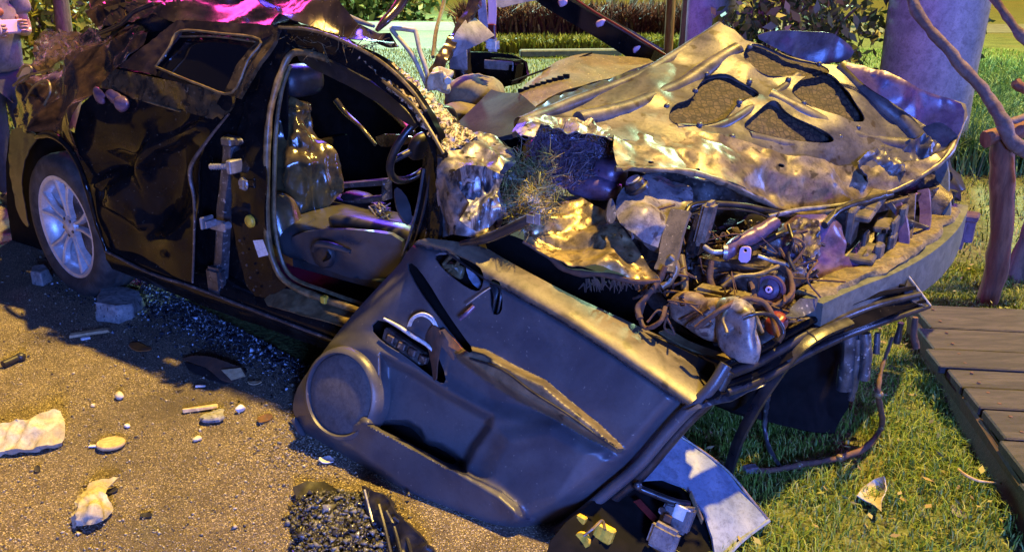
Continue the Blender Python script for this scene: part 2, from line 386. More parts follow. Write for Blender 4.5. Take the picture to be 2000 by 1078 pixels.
M['crumb'] = blade_mat('crumb', [(.02, .02, .025), (.06, .06, .07), (.16, .16, .16), (.01, .01, .014)])
M['crumb'].node_tree.nodes['Principled BSDF'].inputs['Roughness'].default_value = .12
M['pebble'] = blade_mat('pebble', [(.06, .05, .04), (.25, .21, .15), (.5, .44, .33), (.12, .1, .08)])
# ================================================================ the setting
def ground_mat(name, base, lo, hi, sc, speck, sc2, bump, bsc, stain=None):
    m = bpy.data.materials.new(name); m.use_nodes = True; n = m.node_tree; b = n.nodes['Principled BSDF']; L = n.links.new
    g = n.nodes.new('ShaderNodeNewGeometry')
    def nse(s, d=4):
        t = n.nodes.new('ShaderNodeTexNoise'); t.inputs['Scale'].default_value = s; t.inputs['Detail'].default_value = d; L(g.outputs['Position'], t.inputs['Vector']); return t
    def rng(src, a, z):
        r = n.nodes.new('ShaderNodeMapRange'); r.inputs[1].default_value = a; r.inputs[2].default_value = z; L(src, r.inputs[0]); return r.outputs[0]
    def mixc(f, A, B):
        x = n.nodes.new('ShaderNodeMix'); x.data_type = 'RGBA'; L(f, x.inputs[0])
        for s, q in ((x.inputs[6], A), (x.inputs[7], B)):
            if isinstance(q, tuple): s.default_value = (*q, 1)
            else: L(q, s)
        return x.outputs[2]
    out = mixc(rng(nse(sc).outputs[0], .35, .65), lo, hi)
    v = n.nodes.new('ShaderNodeTexVoronoi'); v.inputs['Scale'].default_value = sc2; L(g.outputs['Position'], v.inputs['Vector'])
    sep = n.nodes.new('ShaderNodeSeparateColor'); L(v.outputs['Color'], sep.inputs[0])
    out = mixc(rng(sep.outputs[0], .72, .98), out, speck)
    out = mixc(rng(sep.outputs[1], .70, 1.0), out, tuple(.3 * c for c in lo))
    if stain: out = mixc(rng(nse(1.3, 6).outputs[0], .52, .72), out, stain)
    L(out, b.inputs['Base Color']); b.inputs['Roughness'].default_value = .62
    u = n.nodes.new('ShaderNodeBump'); u.inputs['Strength'].default_value = bump; u.inputs['Distance'].default_value = .012
    a = n.nodes.new('ShaderNodeMath'); a.operation = 'ADD'; L(v.outputs['Distance'], a.inputs[0]); L(nse(bsc).outputs[0], a.inputs[1])
    L(a.outputs[0], u.inputs['Height']); L(u.outputs[0], b.inputs['Normal']); return m
M['asphalt'] = ground_mat('asphalt', None, (.112, .086, .055), (.178, .140, .092), 9, (.56, .47, .32), 270, .7, 240, (.075, .06, .045))
M['lawn'] = ground_mat('lawn', None, (.035, .06, .012), (.085, .11, .03), 3, (.13, .15, .05), 60, .8, 60, (.10, .09, .03))
EDGE0 = np.array([-3.47, 5.60]); EDGE1 = np.array([.30, 2.05]); ED = (EDGE1 - EDGE0) / np.linalg.norm(EDGE1 - EDGE0); EN = np.array([-ED[1], ED[0]])
EN = EN if EN @ np.array([1, 1]) > 0 else -EN           # points to the lawn
def on_lawn(x, y): return (x - EDGE0[0]) * EN[0] + (y - EDGE0[1]) * EN[1]
def flat(name, pts, z, m, kind='structure', th=.0):
    V = np.array([(x, y, z) for x, y in pts]); return tag(obj(name, (V, [tuple(range(len(V)))]), m, smooth=False), kind=kind)
o = flat('lawn', [(-120, -40), (120, -40), (120, 160), (-120, 160)], 0, M['lawn'])
A, B = EDGE0 - ED * 60, EDGE1 + ED * 60
# uneven edge of the road
ts = np.linspace(-60, 60 + 5.3, 500)
edge = [tuple(EDGE0 + ED * t + EN * (.035 * noise.noise(Vector((t * 3, 0, 0))) + .02 * noise.noise(Vector((t * 11, 5, 0))))) for t in ts]
flat('road', edge + [tuple(B - EN * 90), tuple(A - EN * 90)], .004, M['asphalt'])
q0 = P(690, 52, 'z', .004); q1 = P(1010, 40, 'z', .004)
flat('footpath', [(-60, q0[1] + 1), (60, q0[1] - 4), (60, q0[1] - 1.6), (-60, q0[1] + 4.4)], .006, M['path'])
# ---- grass
def blades(name, xy, h, wid, m, lean=.5, kind='stuff', z=None, parent=None, seg=2, dirs=None):
    n = len(xy); h = np.broadcast_to(h, n) * RNG.uniform(.55, 1.25, n); a = RNG.uniform(0, 2 * np.pi, n)
    d = np.stack([np.cos(a), np.sin(a), np.zeros(n)], -1); ln = RNG.uniform(.1, lean, n); s = np.stack([-np.sin(a), np.cos(a), np.zeros(n)], -1)
    tw = RNG.uniform(-1, 1, n)[:, None]; s = s * np.cos(tw) + d * np.sin(tw)
    z = np.zeros(n) if z is None else z; b = np.stack([xy[:, 0], xy[:, 1], z], -1); w2 = (np.broadcast_to(wid, n) * RNG.uniform(.7, 1.3, n))[:, None] / 2
    mid = b + ZU * (h * .6)[:, None] + d * (h * ln * .35)[:, None]; tip = b + ZU * (h * (1 - .35 * ln))[:, None] + d * (h * ln * 1.1)[:, None]
    V = np.stack([b - s * w2, b + s * w2, mid + s * w2 * .8, mid - s * w2 * .8, tip], 1).reshape(-1, 3)
    k = np.arange(n)[:, None] * 5
    F = np.concatenate([k + np.array([[0, 1, 2]]), k + np.array([[0, 2, 3]]), k + np.array([[3, 2, 4]])])
    o = fast(name, V, F, m, parent); 
    return tag(o, kind=kind) if kind else o
def scatter(n, x0, x1, y0, y1): return np.stack([RNG.uniform(x0, x1, n), RNG.uniform(y0, y1, n)], -1)
g = scatter(130000, -.2, 2.6, 1.5, 4.3); tq = on_lawn(g[:, 0], g[:, 1])
pn = np.array([noise.noise(Vector((x * 3.2, y * 3.2, 0))) + .6 * noise.noise(Vector((x * 9, y * 9, 3))) for x, y in g])
keep = (tq > .01) & (pn > RNG.uniform(-1.0, .35, len(g)))
g, pn = g[keep], pn[keep]
bw = [P(1797, 612, 'z', .1), P(2050, 612, 'z', .1)]
gb = blades('grass', g, .042 + .025 * np.clip(pn, -.5, 1), .0033, M['grass'], 1.1)
tag(gb, 'short yellow lit lawn grass around the front of the wreck', 'grass')
g = scatter(90000, -6, 9, 4.0, 16); g = g[on_lawn(g[:, 0], g[:, 1]) > .05]
tag(blades('grass', g, .055, .008, M['grass'], 1.0), 'mown grass of the park behind the car', 'grass')
g = []
for k in range(420):
    c = P(RNG.uniform(1840, 2060), RNG.uniform(75, 335), 'z', 0)
    if c[1] < 12 and c[1] > 4.4: g.append(c[:2] + RNG.normal(0, .12, (70, 2)))
g = np.vstack(g); tag(blades('tall_grass', g, .36, .011, M['tall_grass'], 1.0), 'long pale grass tufts beyond the wooden post', 'tall grass')
def belt(name, px0, px1, yb, hgt, dep, n, m, label, c, w):
    a = P(px0, yb, 'z', 0); b = P(px1, yb, 'z', 0); t = RNG.uniform(0, 1, n)[:, None]
    p = a[:2] + (b[:2] - a[:2]) * t; p[:, 1] += RNG.uniform(0, dep, n)
    return tag(blades(name, p, hgt, w, m, .7), label, c)
belt('flower_bed', 900, 1420, 92, .75, 1.6, 9000, M['flower'], 'dark red bedding plants in a strip across the lawn', 'flower bed', .05)
belt('low_hedge', 900, 1420, 106, .28, .9, 9000, M['low_hedge'], 'low yellow green border in front of the dark red bed', 'low hedge', .035)
a = P(1015, 106, 'z', 0); b = P(1205, 104, 'z', 0); dd = (b - a) / np.linalg.norm(b - a)
tag(obj('kerb', box((a + b) / 2 + np.array([0, -.5, .06]), dd * np.linalg.norm(b - a) / 2, np.array([-dd[1], dd[0], 0]) * .12, ZU * .06, .02), M['kerb'], smooth=False), 'grey stone kerb in front of the yellow green border', 'kerb')
# ---- far woodland
def leaves(c, rad, n, size, shell=.5):
    v = RNG.normal(0, 1, (n, 3)); v /= np.linalg.norm(v, axis=1)[:, None]; v *= (RNG.uniform(shell, 1, n) ** .7)[:, None]
    ctr = np.array(c) + v * np.array(rad)
    ctr += np.array([[noise.noise(Vector(q * .9 / max(rad)) * 3 + Vector((k, 0, 0))) for k in (0, 20, 40)] for q in ctr]) * np.array(rad) * .45
    a = RNG.normal(0, 1, (n, 3)); a /= np.linalg.norm(a, axis=1)[:, None]; b = np.cross(a, RNG.normal(0, 1, (n, 3))); b /= np.linalg.norm(b, axis=1)[:, None]
    s = (size * RNG.uniform(.6, 1.4, n))[:, None]
    V = np.stack([ctr - a * s, ctr + b * s * .45 + a * s * .1, ctr + a * s, ctr - b * s * .45 + a * s * .1], 1).reshape(-1, 3)
    return V, np.arange(n * 4).reshape(-1, 4)
def soup(*q):
    V, F, o = [], [], 0
    for v, f in q: V.append(v); F.append(np.asarray(f) + o); o += len(v)
    return np.vstack(V), np.vstack(F)
V, F = soup(*[leaves((x + RNG.uniform(-2, 2), 44 + RNG.uniform(-2, 4), 2.6), (4, 2.5, 3.6), 700, .34) for x in range(-40, 44, 5)])
tag(fast('woodland', V, F, M['leaf']), 'far line of dark park trees behind the lawn', 'woodland', kind='stuff')
# ---- trees of the park: trunk and crown
def tree(px, py, width, label, h=7, leafn=420, lean=0, m='bark', mode='z', dist=None, crown=None):
    b = P(px, py, 'z', 0) if dist is None else P(px, 300, 'y', dist) * np.array([1, 1, 0])
    t = np.linalg.norm(b - CAMP); r = width * t / FPX / 2
    e = empty('park_tree', b, label, 'tree', 'trees standing in the park')
    top = b + np.array([lean * h * .5, 0, h * .55])
    tr = cat(tube([b - ZU * .05, b + ZU * .25, b + (top - b) * .4 + np.array([.06, 0, 0]), top], [r * 1.45, r * 1.05, r * .9, r * .6], 12, 6, rough=[('n', r * .12, 5 / max(r, .1) * .3)]),
             *[tube([top - ZU * .3, top + np.array([math.cos(a) * .7, math.sin(a) * .7, .9]), top + np.array([math.cos(a) * 1.6, math.sin(a) * 1.6, 1.9])], [r * .5, r * .35, r * .12], 6, 4) for a in (.4, 1.9, 3.2, 4.6)])
    obj('trunk', tr, M[m], e)
    if crown: V, F = soup(*[leaves(c_, (.55, .5, .4), 420, .07) for c_ in crown])
    else: V, F = soup(*[leaves(top + np.array([math.cos(a) * 1.3, math.sin(a) * 1.3, 1.6 + .5 * math.sin(3 * a)]), (1.5, 1.5, 1.2), leafn // 5, .17) for a in (.4, 1.7, 2.9, 4.2, 5.4)])
    fast('crown', V, F, M['leaf'], e)
    return e
tree(150, 248, 27, 'thick bluish park tree behind the man in the grey shirt', 6.5)
tree(117, 62, 13, 'thin dark park tree just left of the thick bluish trunk', 6)
tree(697, 34, 22, 'dark park tree above the crumpled roof of the wreck', 7)
tree(1026, 26, 12, 'small dark park tree above the left end of the red bed', 6)
tree(1192, 30, 18, 'pale brown park tree left of the leaning black pillar top', 7)
tree(1236, 24, 14, 'dark leaning park tree right of the pale brown trunk', 6.5, lean=.12)
tree(1271, 18, 9, 'slim distant park tree over the middle of the red bed', 6)
tree(1328, 200, 28, 'grey barked park tree behind the hood peak with a thin pole beside it', 6.6, lean=-.02, crown=[(.0, 4.45, 5.0), (.2, 5.2, 5.6), (.9, 5.8, 5.6), (1.5, 6.6, 5.4)])  # unseen leaf clusters of this crown are placed to shade the car roof
tag(obj('pole', tube([P(1304, 118, 'z', 0) * np.array([1, 1, 0]), P(1304, 118, 'z', 0) + np.array([-.02, 0, 3.2])], .075, 10, 8), M['post']), 'thin yellow lit brown pole beside the grey trunk', 'pole')
# ---- thick round columns lit by the beacons
def column(px, wpx, dist, label, top=3.4):
    b = P(px, 100, 'y', dist) * np.array([1, 1, 0]); r = wpx * np.linalg.norm(P(px, 60, 'y', dist) - CAMP) / FPX / 2
    prof = [(r * 1.02, 0), (r, .05)] + [(r * (1 + .012 * math.sin(i * 1.7)), .05 + (top - .05) * i / 14) for i in range(1, 15)] + [(r * .9, top + .02)]
    e = empty('round_column', b, label, 'column', 'pale round columns behind the wreck')
    obj('shaft', lathe(prof, b, ZU, 40), M['column'], e)
column(1386, 92, 7.4, 'pale blue lit round column behind the peak of the opened bonnet')
column(1818, 155, 6.9, 'broad round column lit violet and blue behind the leaning branch')
# ---- bushes
def bush(px, py, dist, rad, n, size, label, stems=7, mt='leaf'):
    c = P(px, py, 'y', dist); e = empty('bush', c * np.array([1, 1, 0]), label, 'bush', 'leafy bushes behind the wreck'); st = []
    for k in range(stems):
        a = 2 * math.pi * k / stems; st.append(tube([c * np.array([1, 1, 0]) + np.array([math.cos(a) * .06, math.sin(a) * .06, 0]), c + np.array([math.cos(a) * rad[0] * .3, math.sin(a) * rad[1] * .3, 0]), c + np.array([math.cos(a) * rad[0] * .8, math.sin(a) * rad[1] * .8, rad[2] * RNG.uniform(.4, 1.1)])], [.014, .010, .004], 5, 4))
    obj('stem', cat(*st), M['branch'], e); V, F = leaves(c, rad, n, size, .15); fast('foliage', V, F, M[mt], e)
bush(1530, 45, 6.6, (.46, .4, .62), 1500, .05, 'dark leafy bush right behind the peak of the bonnet')
bush(1600, 70, 7.3, (.5, .4, .7), 1300, .05, 'leafy bush with bare twigs left of the violet column')
bush(1880, 90, 8.4, (.16, .3, .8), 220, .05, 'thin creeper growing up the right edge of the violet column', 4)
bush(95, 48, 9.2, (.45, .4, .36), 800, .06, 'yellow green bush between the man and the wreck', 7, 'low_hedge')
bush(270, 10, 12, (1.6, .6, .6), 1200, .07, 'far hedge bush above the folded rear of the wreck', 7)
bush(745, 12, 24, (2.2, .6, .5), 900, .14, 'round clipped bush on the far lawn beside the footpath', 5)
# ---- wooden prop for a tree: post, rail and leaning branch
def wobble(pts, r, n=12, k=8): return tube(pts, r, n, k, rough=[('n', .010, 11), ('r', .004, 30, (1, 1, .4))])
e = empty('wooden_post', P(1922, 594, 'z', 0), 'stout reddish wooden post with a short log across its top', 'post')
b = P(1922, 594, 'z', 0); tp = b + np.array([-.075, .0, .80])
obj('upright', wobble([b - ZU * .1, b + ZU * .3 + np.array([.02, 0, 0]), tp], [.044, .049, .048]), M['post'], e)
obj('crossbar', wobble([tp + np.array([-.085, -.02, .0]), tp + np.array([.1, .03, .035]), tp + np.array([.5, .12, .09])], [.036, .038, .04]), M['post'], e)
br = [P(1765, -40, 'y', 3.95), P(1800, 40, 'y', 3.9), P(1862, 110, 'y', 3.83), P(1925, 185, 'y', 3.77), P(1958, 235, 'y', 3.72), P(1975, 275, 'y', 3.70), P(2030, 310, 'y', 3.7), P(2100, 330, 'y', 3.7)]
e = empty('fallen_branch', br[5], 'crooked bare branch leaning on the wooden post', 'branch')
obj('limb', wobble(br, [.020, .022, .024, .026, .029, .033, .033, .033]), M['branch'], e)
obj('twig', wobble([br[4], P(1985, 235, 'y', 3.75), P(2040, 205, 'y', 3.8)], [.014, .012, .009], 8, 5), M['branch'], e)
obj('twig', wobble([P(1984, 160, 'y', 3.9), P(1995, 172, 'y', 3.88), P(2040, 185, 'y', 3.9)], [.022, .024, .024], 8, 5), M['post'], e)
br = [P(1925, -30, 'y', 4.3), P(1960, 25, 'y', 4.25), P(2010, 85, 'y', 4.2), P(2060, 140, 'y', 4.2)]
tag(obj('bare_branch', wobble(br, [.016, .018, .02, .02]), M['branch']), 'thin bare branch in the top right corner above the crooked one', 'branch')
tb = P(1990, 545, 'z', 0)
tag(obj('tree_stem', wobble([tb - ZU * .05, tb + np.array([.02, 0, .2]), tb + np.array([.12, 0, .9]), tb + np.array([.2, .1, 2.4])], [.085, .06, .055, .05]), M['bark']), 'dark slanting tree stem at the right edge behind the boardwalk', 'tree')
# ---- boardwalk
e = empty('boardwalk', P(1900, 760, 'z', 0), 'weathered dark plank boardwalk on a reddish edge beam', 'boardwalk')
zt = .13
lines = [((1800, 606), (2120, 640)), ((1815, 650), (2120, 672)), ((1830, 690), (2120, 706)), ((1852, 727), (2120, 742)), ((1880, 765), (2120, 778)), ((1925, 808), (2120, 818)), ((1965, 868), (2120, 872)), ((2020, 950), (2120, 950))]
Lp = np.array([P(x, y, 'z', zt) for (x, y), _ in lines])
E0, E1 = P(1808, 640, 'z', zt), P(1996, 915, 'z', zt); ed = (E1 - E0) / np.linalg.norm(E1 - E0); pd = np.array([ed[1], -ed[0], 0]); pd = pd if pd[0] > 0 else -pd
pdir = (P(2000, 700, 'z', zt) - P(1836, 692, 'z', zt)); pdir /= np.linalg.norm(pdir)
edge_pts = [P(x, y, 'z', zt) for x, y in ((1786, 600), (1812, 646), (1833, 689), (1856, 726), (1882, 764), (1924, 807), (1965, 867), (2022, 950), (2080, 1040))]
for k in range(8):
    a, b = edge_pts[k], edge_pts[k + 1]; cc = (a + b) / 2 + pdir * (.72 + RNG.uniform(-.03, .03)); wv = (b - a); wv = wv - pdir * (wv @ pdir)
    m = box(cc, pdir * .74, wv / 2 - wv / np.linalg.norm(wv) * .006, ZU * .017 + pdir * RNG.normal(0, .0), .005, 1)
    m = (m[0] + np.array([0, 0, RNG.uniform(-.004, .004)]), m[1]); obj('plank', m, M['plank'], e, smooth=False)
for k in range(8):
    for q_ in (.06, .62):
        for w_ in (.25, .75): obj('nail', lathe([(.001, .003), (.006, .002), (.007, 0), (.001, -.002)], edge_pts[k] + (edge_pts[k + 1] - edge_pts[k]) * w_ + pdir * q_ + ZU * .019, ZU, 8), M['rust'], e)
obj('edge_beam', box((edge_pts[0] + edge_pts[8]) / 2 - ZU * .075 - pdir * .012, (edge_pts[8] - edge_pts[0]) / 2, pdir * .02, ZU * .055, .01, 1, .008), M['beam_red'], e, smooth=False)
# ================================================================ the wreck
CAR = empty('wrecked_car', car(1.4, .85, 0), 'wrecked black car with torn roof, folded back bonnet and open driver side', 'car')
def pt(name, m, mk, parent=None, smooth=True, angle=None, label=None, kind=None):
    return tag(obj(name, m, M[mk], parent or CAR, smooth, angle), label, kind=kind)
# --- wheel
WC = car(-.06, .05, .352); AX = -W * .995 - U * .06; AX = AX / np.linalg.norm(AX); Wt = np.cross(AX, ZU); Wt /= np.linalg.norm(Wt); Wu = np.cross(Wt, AX)
RR = .238
rim = lathe([(RR, .0), (RR + .012, .006), (RR + .014, -.004), (RR, -.02), (RR - .02, -.05), (RR - .03, -.16), (RR - .05, -.16), (RR - .04, -.05), (RR - .022, -.012), (RR - .008, .002)], WC, AX, 56, True)
wh = pt('wheel', rim, 'alloy')
pt('tyre', lathe([(RR + .008, -.015), (RR + .016, .008), (RR + .05, .020), (RR + .085, .014), (RR + .108, -.008), (RR + .114, -.035), (RR + .114, -.055), (RR + .108, -.06), (RR + .114, -.066), (RR + .114, -.10), (RR + .108, -.104), (RR + .114, -.11), (RR + .114, -.15), (RR + .10, -.18), (RR + .01, -.18)], WC, AX, 72, True), 'tyre', wh)
def wv(a, r, h): return WC + (Wt * math.cos(a) + Wu * math.sin(a)) * r + AX * h
for k in range(5):
    for sgn in (-1, 1):
        a = R(90 + 72 * k + 6); d = R(11) * sgn
        p0, p1, p2 = wv(a + d * 1.6, .045, -.022), wv(a + d * .85, .13, -.012), wv(a + d * 1.25, RR - .008, -.008)
        tg = [np.cross(AX, p2 - p0)]; tg = tg[0] / np.linalg.norm(tg[0])
        pt('spoke', tube([p0, p1, p2], [1.0, .9, 1.25], prof=[(-.013, -.018), (-.010, .004), (-.004, .008), (.004, .008), (.010, .004), (.013, -.018)], up=AX, k=5), 'alloy', wh, angle=30)
pt('hub_cap', lathe([(.001, .0), (.028, -.001), (.034, -.006), (.052, -.010), (.058, -.03), (.001, -.03)], WC, AX, 28), 'alloy', wh)
for k in range(5): pt('wheel_nut', lathe([(.001, -.003), (.008, -.004), (.009, -.02), (.001, -.02)], wv(R(60 + 72 * k), .043, 0), AX, 8), 'steel', wh)
pt('brake_disc', lathe([(.05, -.075), (.15, -.07), (.15, -.09), (.05, -.09)], WC, AX, 40), 'steel', wh)
pt('wheel_well', sheet([(10, 280), (40, 235), (140, 245), (200, 330), (235, 480), (250, 600), (60, 600), (15, 450)], lambda x, y: np.array([P(a, b, 'l', .32) for a, b in zip(x, y)]), step=22), 'dark')
# --- rear bumper edge, quarter, rear door
pt('rear_bumper', sheet([(16, 272), (24, 250), (48, 250), (74, 266), (58, 292), (46, 320), (42, 360), (48, 408), (60, 448), (40, 430), (26, 385), (18, 330)], [(20, 260, 'l', .28), (26, 385, 'l', .22), (60, 440, 'l', .16), (70, 268, 'l', .03), (45, 340, 'l', .08)], step=5, rough=[('n', .008, 9)], thick=.004), 'plastic')
pt('wheel_arch', tube(pl([(70, 268, .0), (98, 264, -.02), (128, 282, -.02), (152, 320, -.02), (172, 375, -.02), (188, 435, -.015), (208, 490, -.01)]), [.012, .016, .014, .012, .012, .010, .008], 8, 6, rough=[('n', .004, 16)]), 'black_paint')
pt('quarter_panel', sheet([(24, 250), (26, 215), (40, 185), (70, 150), (110, 118), (185, 82), (262, 46), (300, 62), (275, 95), (236, 133), (196, 170), (165, 206), (152, 250), (158, 312), (140, 296), (118, 270), (92, 258), (60, 262)],
   [(24, 250, 'l', .26), (40, 185, 'l', .32), (110, 118, 'l', .42), (262, 46, 'l', .36), (300, 62, 'l', .25), (236, 133, 'l', .10), (165, 206, 'l', .02), (158, 312, 'l', -.01), (92, 258, 'l', .01), (100, 190, 'l', .14), (190, 125, 'l', .22)], step=4.5,
   rough=[('c', .05, 5), ('c', .012, 12)], thick=.003, sm=0), 'crushed')
pt('trunk_lid', sheet([(62, 110), (76, 62), (120, 66), (188, 58), (262, 44), (240, 72), (186, 96), (120, 128), (70, 150)], [(62, 110, 'l', .75), (188, 58, 'l', .65), (262, 44, 'l', .42), (70, 150, 'l', .4), (180, 100, 'l', .45)], step=5, rough=[('c', .03, 6), ('r', .012, 14)], thick=.003), 'lit_dirty_paint')
for c in [[(34, 150, .3), (44, 132, .28), (58, 130, .26), (62, 142, .26), (48, 158, .28), (34, 168, .3)], [(26, 168, .3), (48, 150, .26), (80, 142, .22), (104, 136, .2)], [(50, 196, .2), (66, 170, .16), (92, 158, .14), (98, 180, .12), (86, 206, .1)]]:
    pt('torn_wire', tube(pl(c), .006, 6, 5), 'seal')
CR1 = [(186, 362), (204, 346), (222, 340), (240, 366), (254, 410), (266, 442)]; CR2 = [(210, 396), (232, 408), (252, 434)]; CR3 = [(272, 440), (268, 390), (272, 330), (296, 292), (340, 270), (392, 246)]
def door_dents(x, y):
    g = lambda cx, cy, sx, sy, a=0: np.exp(-(((x - cx) * math.cos(a) + (y - cy) * math.sin(a)) / sx) ** 2 - ((-(x - cx) * math.sin(a) + (y - cy) * math.cos(a)) / sy) ** 2)
    return .10 * g(300, 400, 60, 90, .5) + .07 * g(215, 330, 40, 35, .3) - .035 * g(265, 330, 18, 90, .6) - .045 * g(235, 395, 16, 60, -.5) + .05 * g(330, 300, 40, 60) - .03 * g(320, 470, 60, 30) - .022 * np.exp(-(segdist(x, y, CR1, False) / 7) ** 2) - .016 * np.exp(-(segdist(x, y, CR2, False) / 6) ** 2) - .03 * np.exp(-(segdist(x, y, CR3, False) / 12) ** 2)
base_door = depth_fn([(165, 206, 'l', .03), (240, 140, 'l', .06), (445, 200, 'l', .06), (376, 330, 'l', .0), (378, 548, 'l', .0), (208, 488, 'l', .0), (160, 310, 'l', .0), (280, 400, 'l', .0)])
def door_surf(x, y):
    return base_door(x, y) + W * door_dents(x, y)[:, None]
RD = pt('rear_door', sheet([(236, 134), (300, 152), (380, 168), (462, 190), (446, 222), (412, 268), (378, 316), (371, 345), (380, 398), (378, 552), (330, 540), (260, 518), (208, 494), (190, 440), (172, 380), (156, 316), (150, 258), (164, 206), (196, 170)], door_surf, step=5, rough=[('n', .006, 2.2), ('c', .007, 5), ('c', .002, 14)], thick=.006, sm=0), 'black_paint')
pt('waist_strip', sheet([(228, 134), (300, 150), (380, 166), (466, 188), (458, 208), (430, 236), (398, 226), (340, 212), (300, 200), (262, 192), (236, 176), (200, 172)], lambda x, y: door_surf(x, y) - W * .012, step=6, rough=[('c', .008, 9), ('n', .006, 20)], thick=.004, sm=0), 'lit_dirty_paint', RD)  # reflected yellow light along the waist is put into the brown colour
pt('door_edge', tube(pl([(448, 222, .03), (412, 266, .0), (377, 316, -.02), (371, 345, -.02), (379, 392, -.02), (379, 470, -.015), (376, 552, -.01)]), [.004, .006, .008, .008, .006, .005, .005], 6, 6), 'steel', RD)
pt('crease_strip', tube(pl([(262, 190, .035), (300, 203, .03), (352, 218, .03)]), .004, 6, 4), 'seal', RD)
for x, y, r in ((196, 188, .03), (222, 192, .036), (236, 202, .018)): pt('dent_reflection', sellip(P(x, y, 'l', .01), U * r * 1.5, W * r * .35, ZU * r, 1, n=20, m=14, rough=[('c', .014, 22)]), 'violet_part', RD)  # violet reflection in the door dent, built as coloured lumps
pt('sill_highlight', tube(pl([(206, 490, -.012), (290, 532, -.012), (376, 560, -.012), (480, 600, -.012), (650, 664, -.012), (760, 704, -.012)]), .007, 8, 5, rough=[('n', .002, 30)]), 'steel', RD)  # bright steel tube modelled for the highlight along the sill lip
# rear window
WN = pt('rear_window', sheet([(290, 142), (342, 50), (524, 70), (456, 196), (390, 182)], [(302, 132, 'l', .095), (348, 58, 'l', .21), (512, 76, 'l', .20), (450, 182, 'l', .085), (390, 120, 'l', .125)], step=10, thick=.004, sm=0, rough=[('n', .006, 4)]), 'glass')
pt('window_frame', sheet([(232, 132), (262, 106), (346, 40), (440, 44), (548, 50), (545, 62), (510, 80), (430, 68), (352, 62), (330, 96), (304, 130), (300, 146)], [(232, 132, 'l', .055), (346, 40, 'l', .2), (548, 50, 'l', .19), (300, 146, 'l', .06), (352, 62, 'l', .17), (510, 80, 'l', .15)], step=5, rough=[('n', .006, 9), ('r', .004, 20)], thick=.012, sm=0), 'roof', WN)
pt('window_frame', sheet([(548, 50), (536, 80), (508, 122), (486, 158), (466, 192), (436, 184), (462, 128), (488, 96), (508, 74)], [(548, 50, 'l', .185), (466, 192, 'l', .05), (436, 184, 'l', .055), (508, 74, 'l', .17), (508, 122, 'l', .1)], step=5, rough=[('n', .005, 12)], thick=.014, sm=0), 'lit_dirty_paint', WN)
pt('window_seal', tube(pl([(304, 131, .06), (330, 94, .11), (352, 61, .16), (430, 66, .16), (508, 78, .15), (484, 118, .10), (452, 182, .05), (390, 166, .055), (304, 131, .06)]), .005, 6, 4), 'seal', WN)
pt('window_rail', tube(pl([(352, 72, .17), (420, 72, .17), (498, 82, .16)]), .004, 6, 4), 'seal', WN)
# --- sill and pillars
pt('sill', cat(tube([car(.33, .02, .305), car(.95, .02, .272), car(1.5, .02, .262), car(2.25, .02, .25)], 1, prof=[(-.12, -.09), (.0, -.075), (.022, -.02), (.018, .03), (0, .05), (-.09, .065), (-.12, .05)], up=ZU, k=6, rough=[('n', .006, 7)])), 'black_paint')
pt('sill_plate', sheet([(508, 592), (540, 562), (575, 566), (640, 590), (720, 616), (716, 650), (640, 628), (560, 606)], [(508, 592, 'l', .0), (540, 562, 'l', .06), (640, 590, 'l', .07), (720, 616, 'l', .07), (716, 650, 'l', -.02), (560, 606, 'l', -.02)], step=6, rough=[('n', .004, 14)], thick=.006), 'seal')
pt('clip', box(P(634, 585, 'l', .04), U * .012, W * .012, ZU * .014, .003), 'yellow', smooth=False)
pt('inner_pillar', sheet([(380, 330), (412, 275), (450, 215), (545, 55), (560, 100), (528, 210), (520, 440), (545, 560), (505, 592), (430, 572), (378, 552)], [(380, 330, 'l', .10), (378, 552, 'l', .10), (545, 55, 'l', .25), (520, 300, 'l', .13), (505, 592, 'l', .06), (545, 560, 'l', .09)], step=8, rough=[('n', .008, 8)], thick=.006, sm=0), 'black_paint')
BP = pt('centre_pillar', sheet([(546, 54), (564, 62), (566, 98), (546, 150), (528, 212), (520, 300), (518, 440), (534, 512), (560, 560), (506, 592), (484, 560), (466, 500), (452, 430), (452, 330), (462, 262), (478, 205), (508, 130), (532, 92)], [(546, 54, 'l', .2), (566, 98, 'l', .17), (520, 300, 'l', .05), (452, 330, 'l', .03), (506, 592, 'l', .02), (560, 560, 'l', .05), (466, 500, 'l', .02), (485, 330, 'l', .0)], step=5, rough=[('n', .008, 7), ('c', .004, 18)], thick=.008, sm=0), 'black_paint')
pt('steel_post', tube(pl([(448, 268, .05), (446, 320, .05), (436, 400, .05), (432, 470, .05), (428, 545, .05), (426, 575, .04)]), 1, prof=[(-.030, -.02), (-.022, .012), (.0, .02), (.022, .012), (.030, -.02)], up=-W, k=5, rough=[('n', .003, 14)]), 'steel', BP)
pt('post_foot', box(P(424, 556, 'l', .02), U * .045, W * .02, ZU * .075, .012, 2), 'steel', BP)
HG = pt('door_hinge', box(P(452, 276, 'l', .02), U * .028, W * .03, ZU * .016, .006), 'steel', BP, angle=30)
pt('hinge_bolt', (lathe([(.001, .0), (.012, 0), (.012, -.02), (.001, -.02)], P(462, 278, 'l', -.035), -W, 14)), 'steel', BP, angle=30)
ck = pt('door_check', cat(tube(pl([(410, 326, -.05), (446, 324, -.02)]), .010, 10), box(P(458, 325, 'l', -.01), U * .012, W * .03, ZU * .025, .004), *[lathe([(.009, -.002), (.0125, 0), (.009, .002)], P(412 + 5 * i, 326, 'l', -.048 + .004 * i), P(446, 324, 'l', -.02) - P(410, 326, 'l', -.05), 10, False) for i in range(7)]), 'steel_light', BP, angle=30)
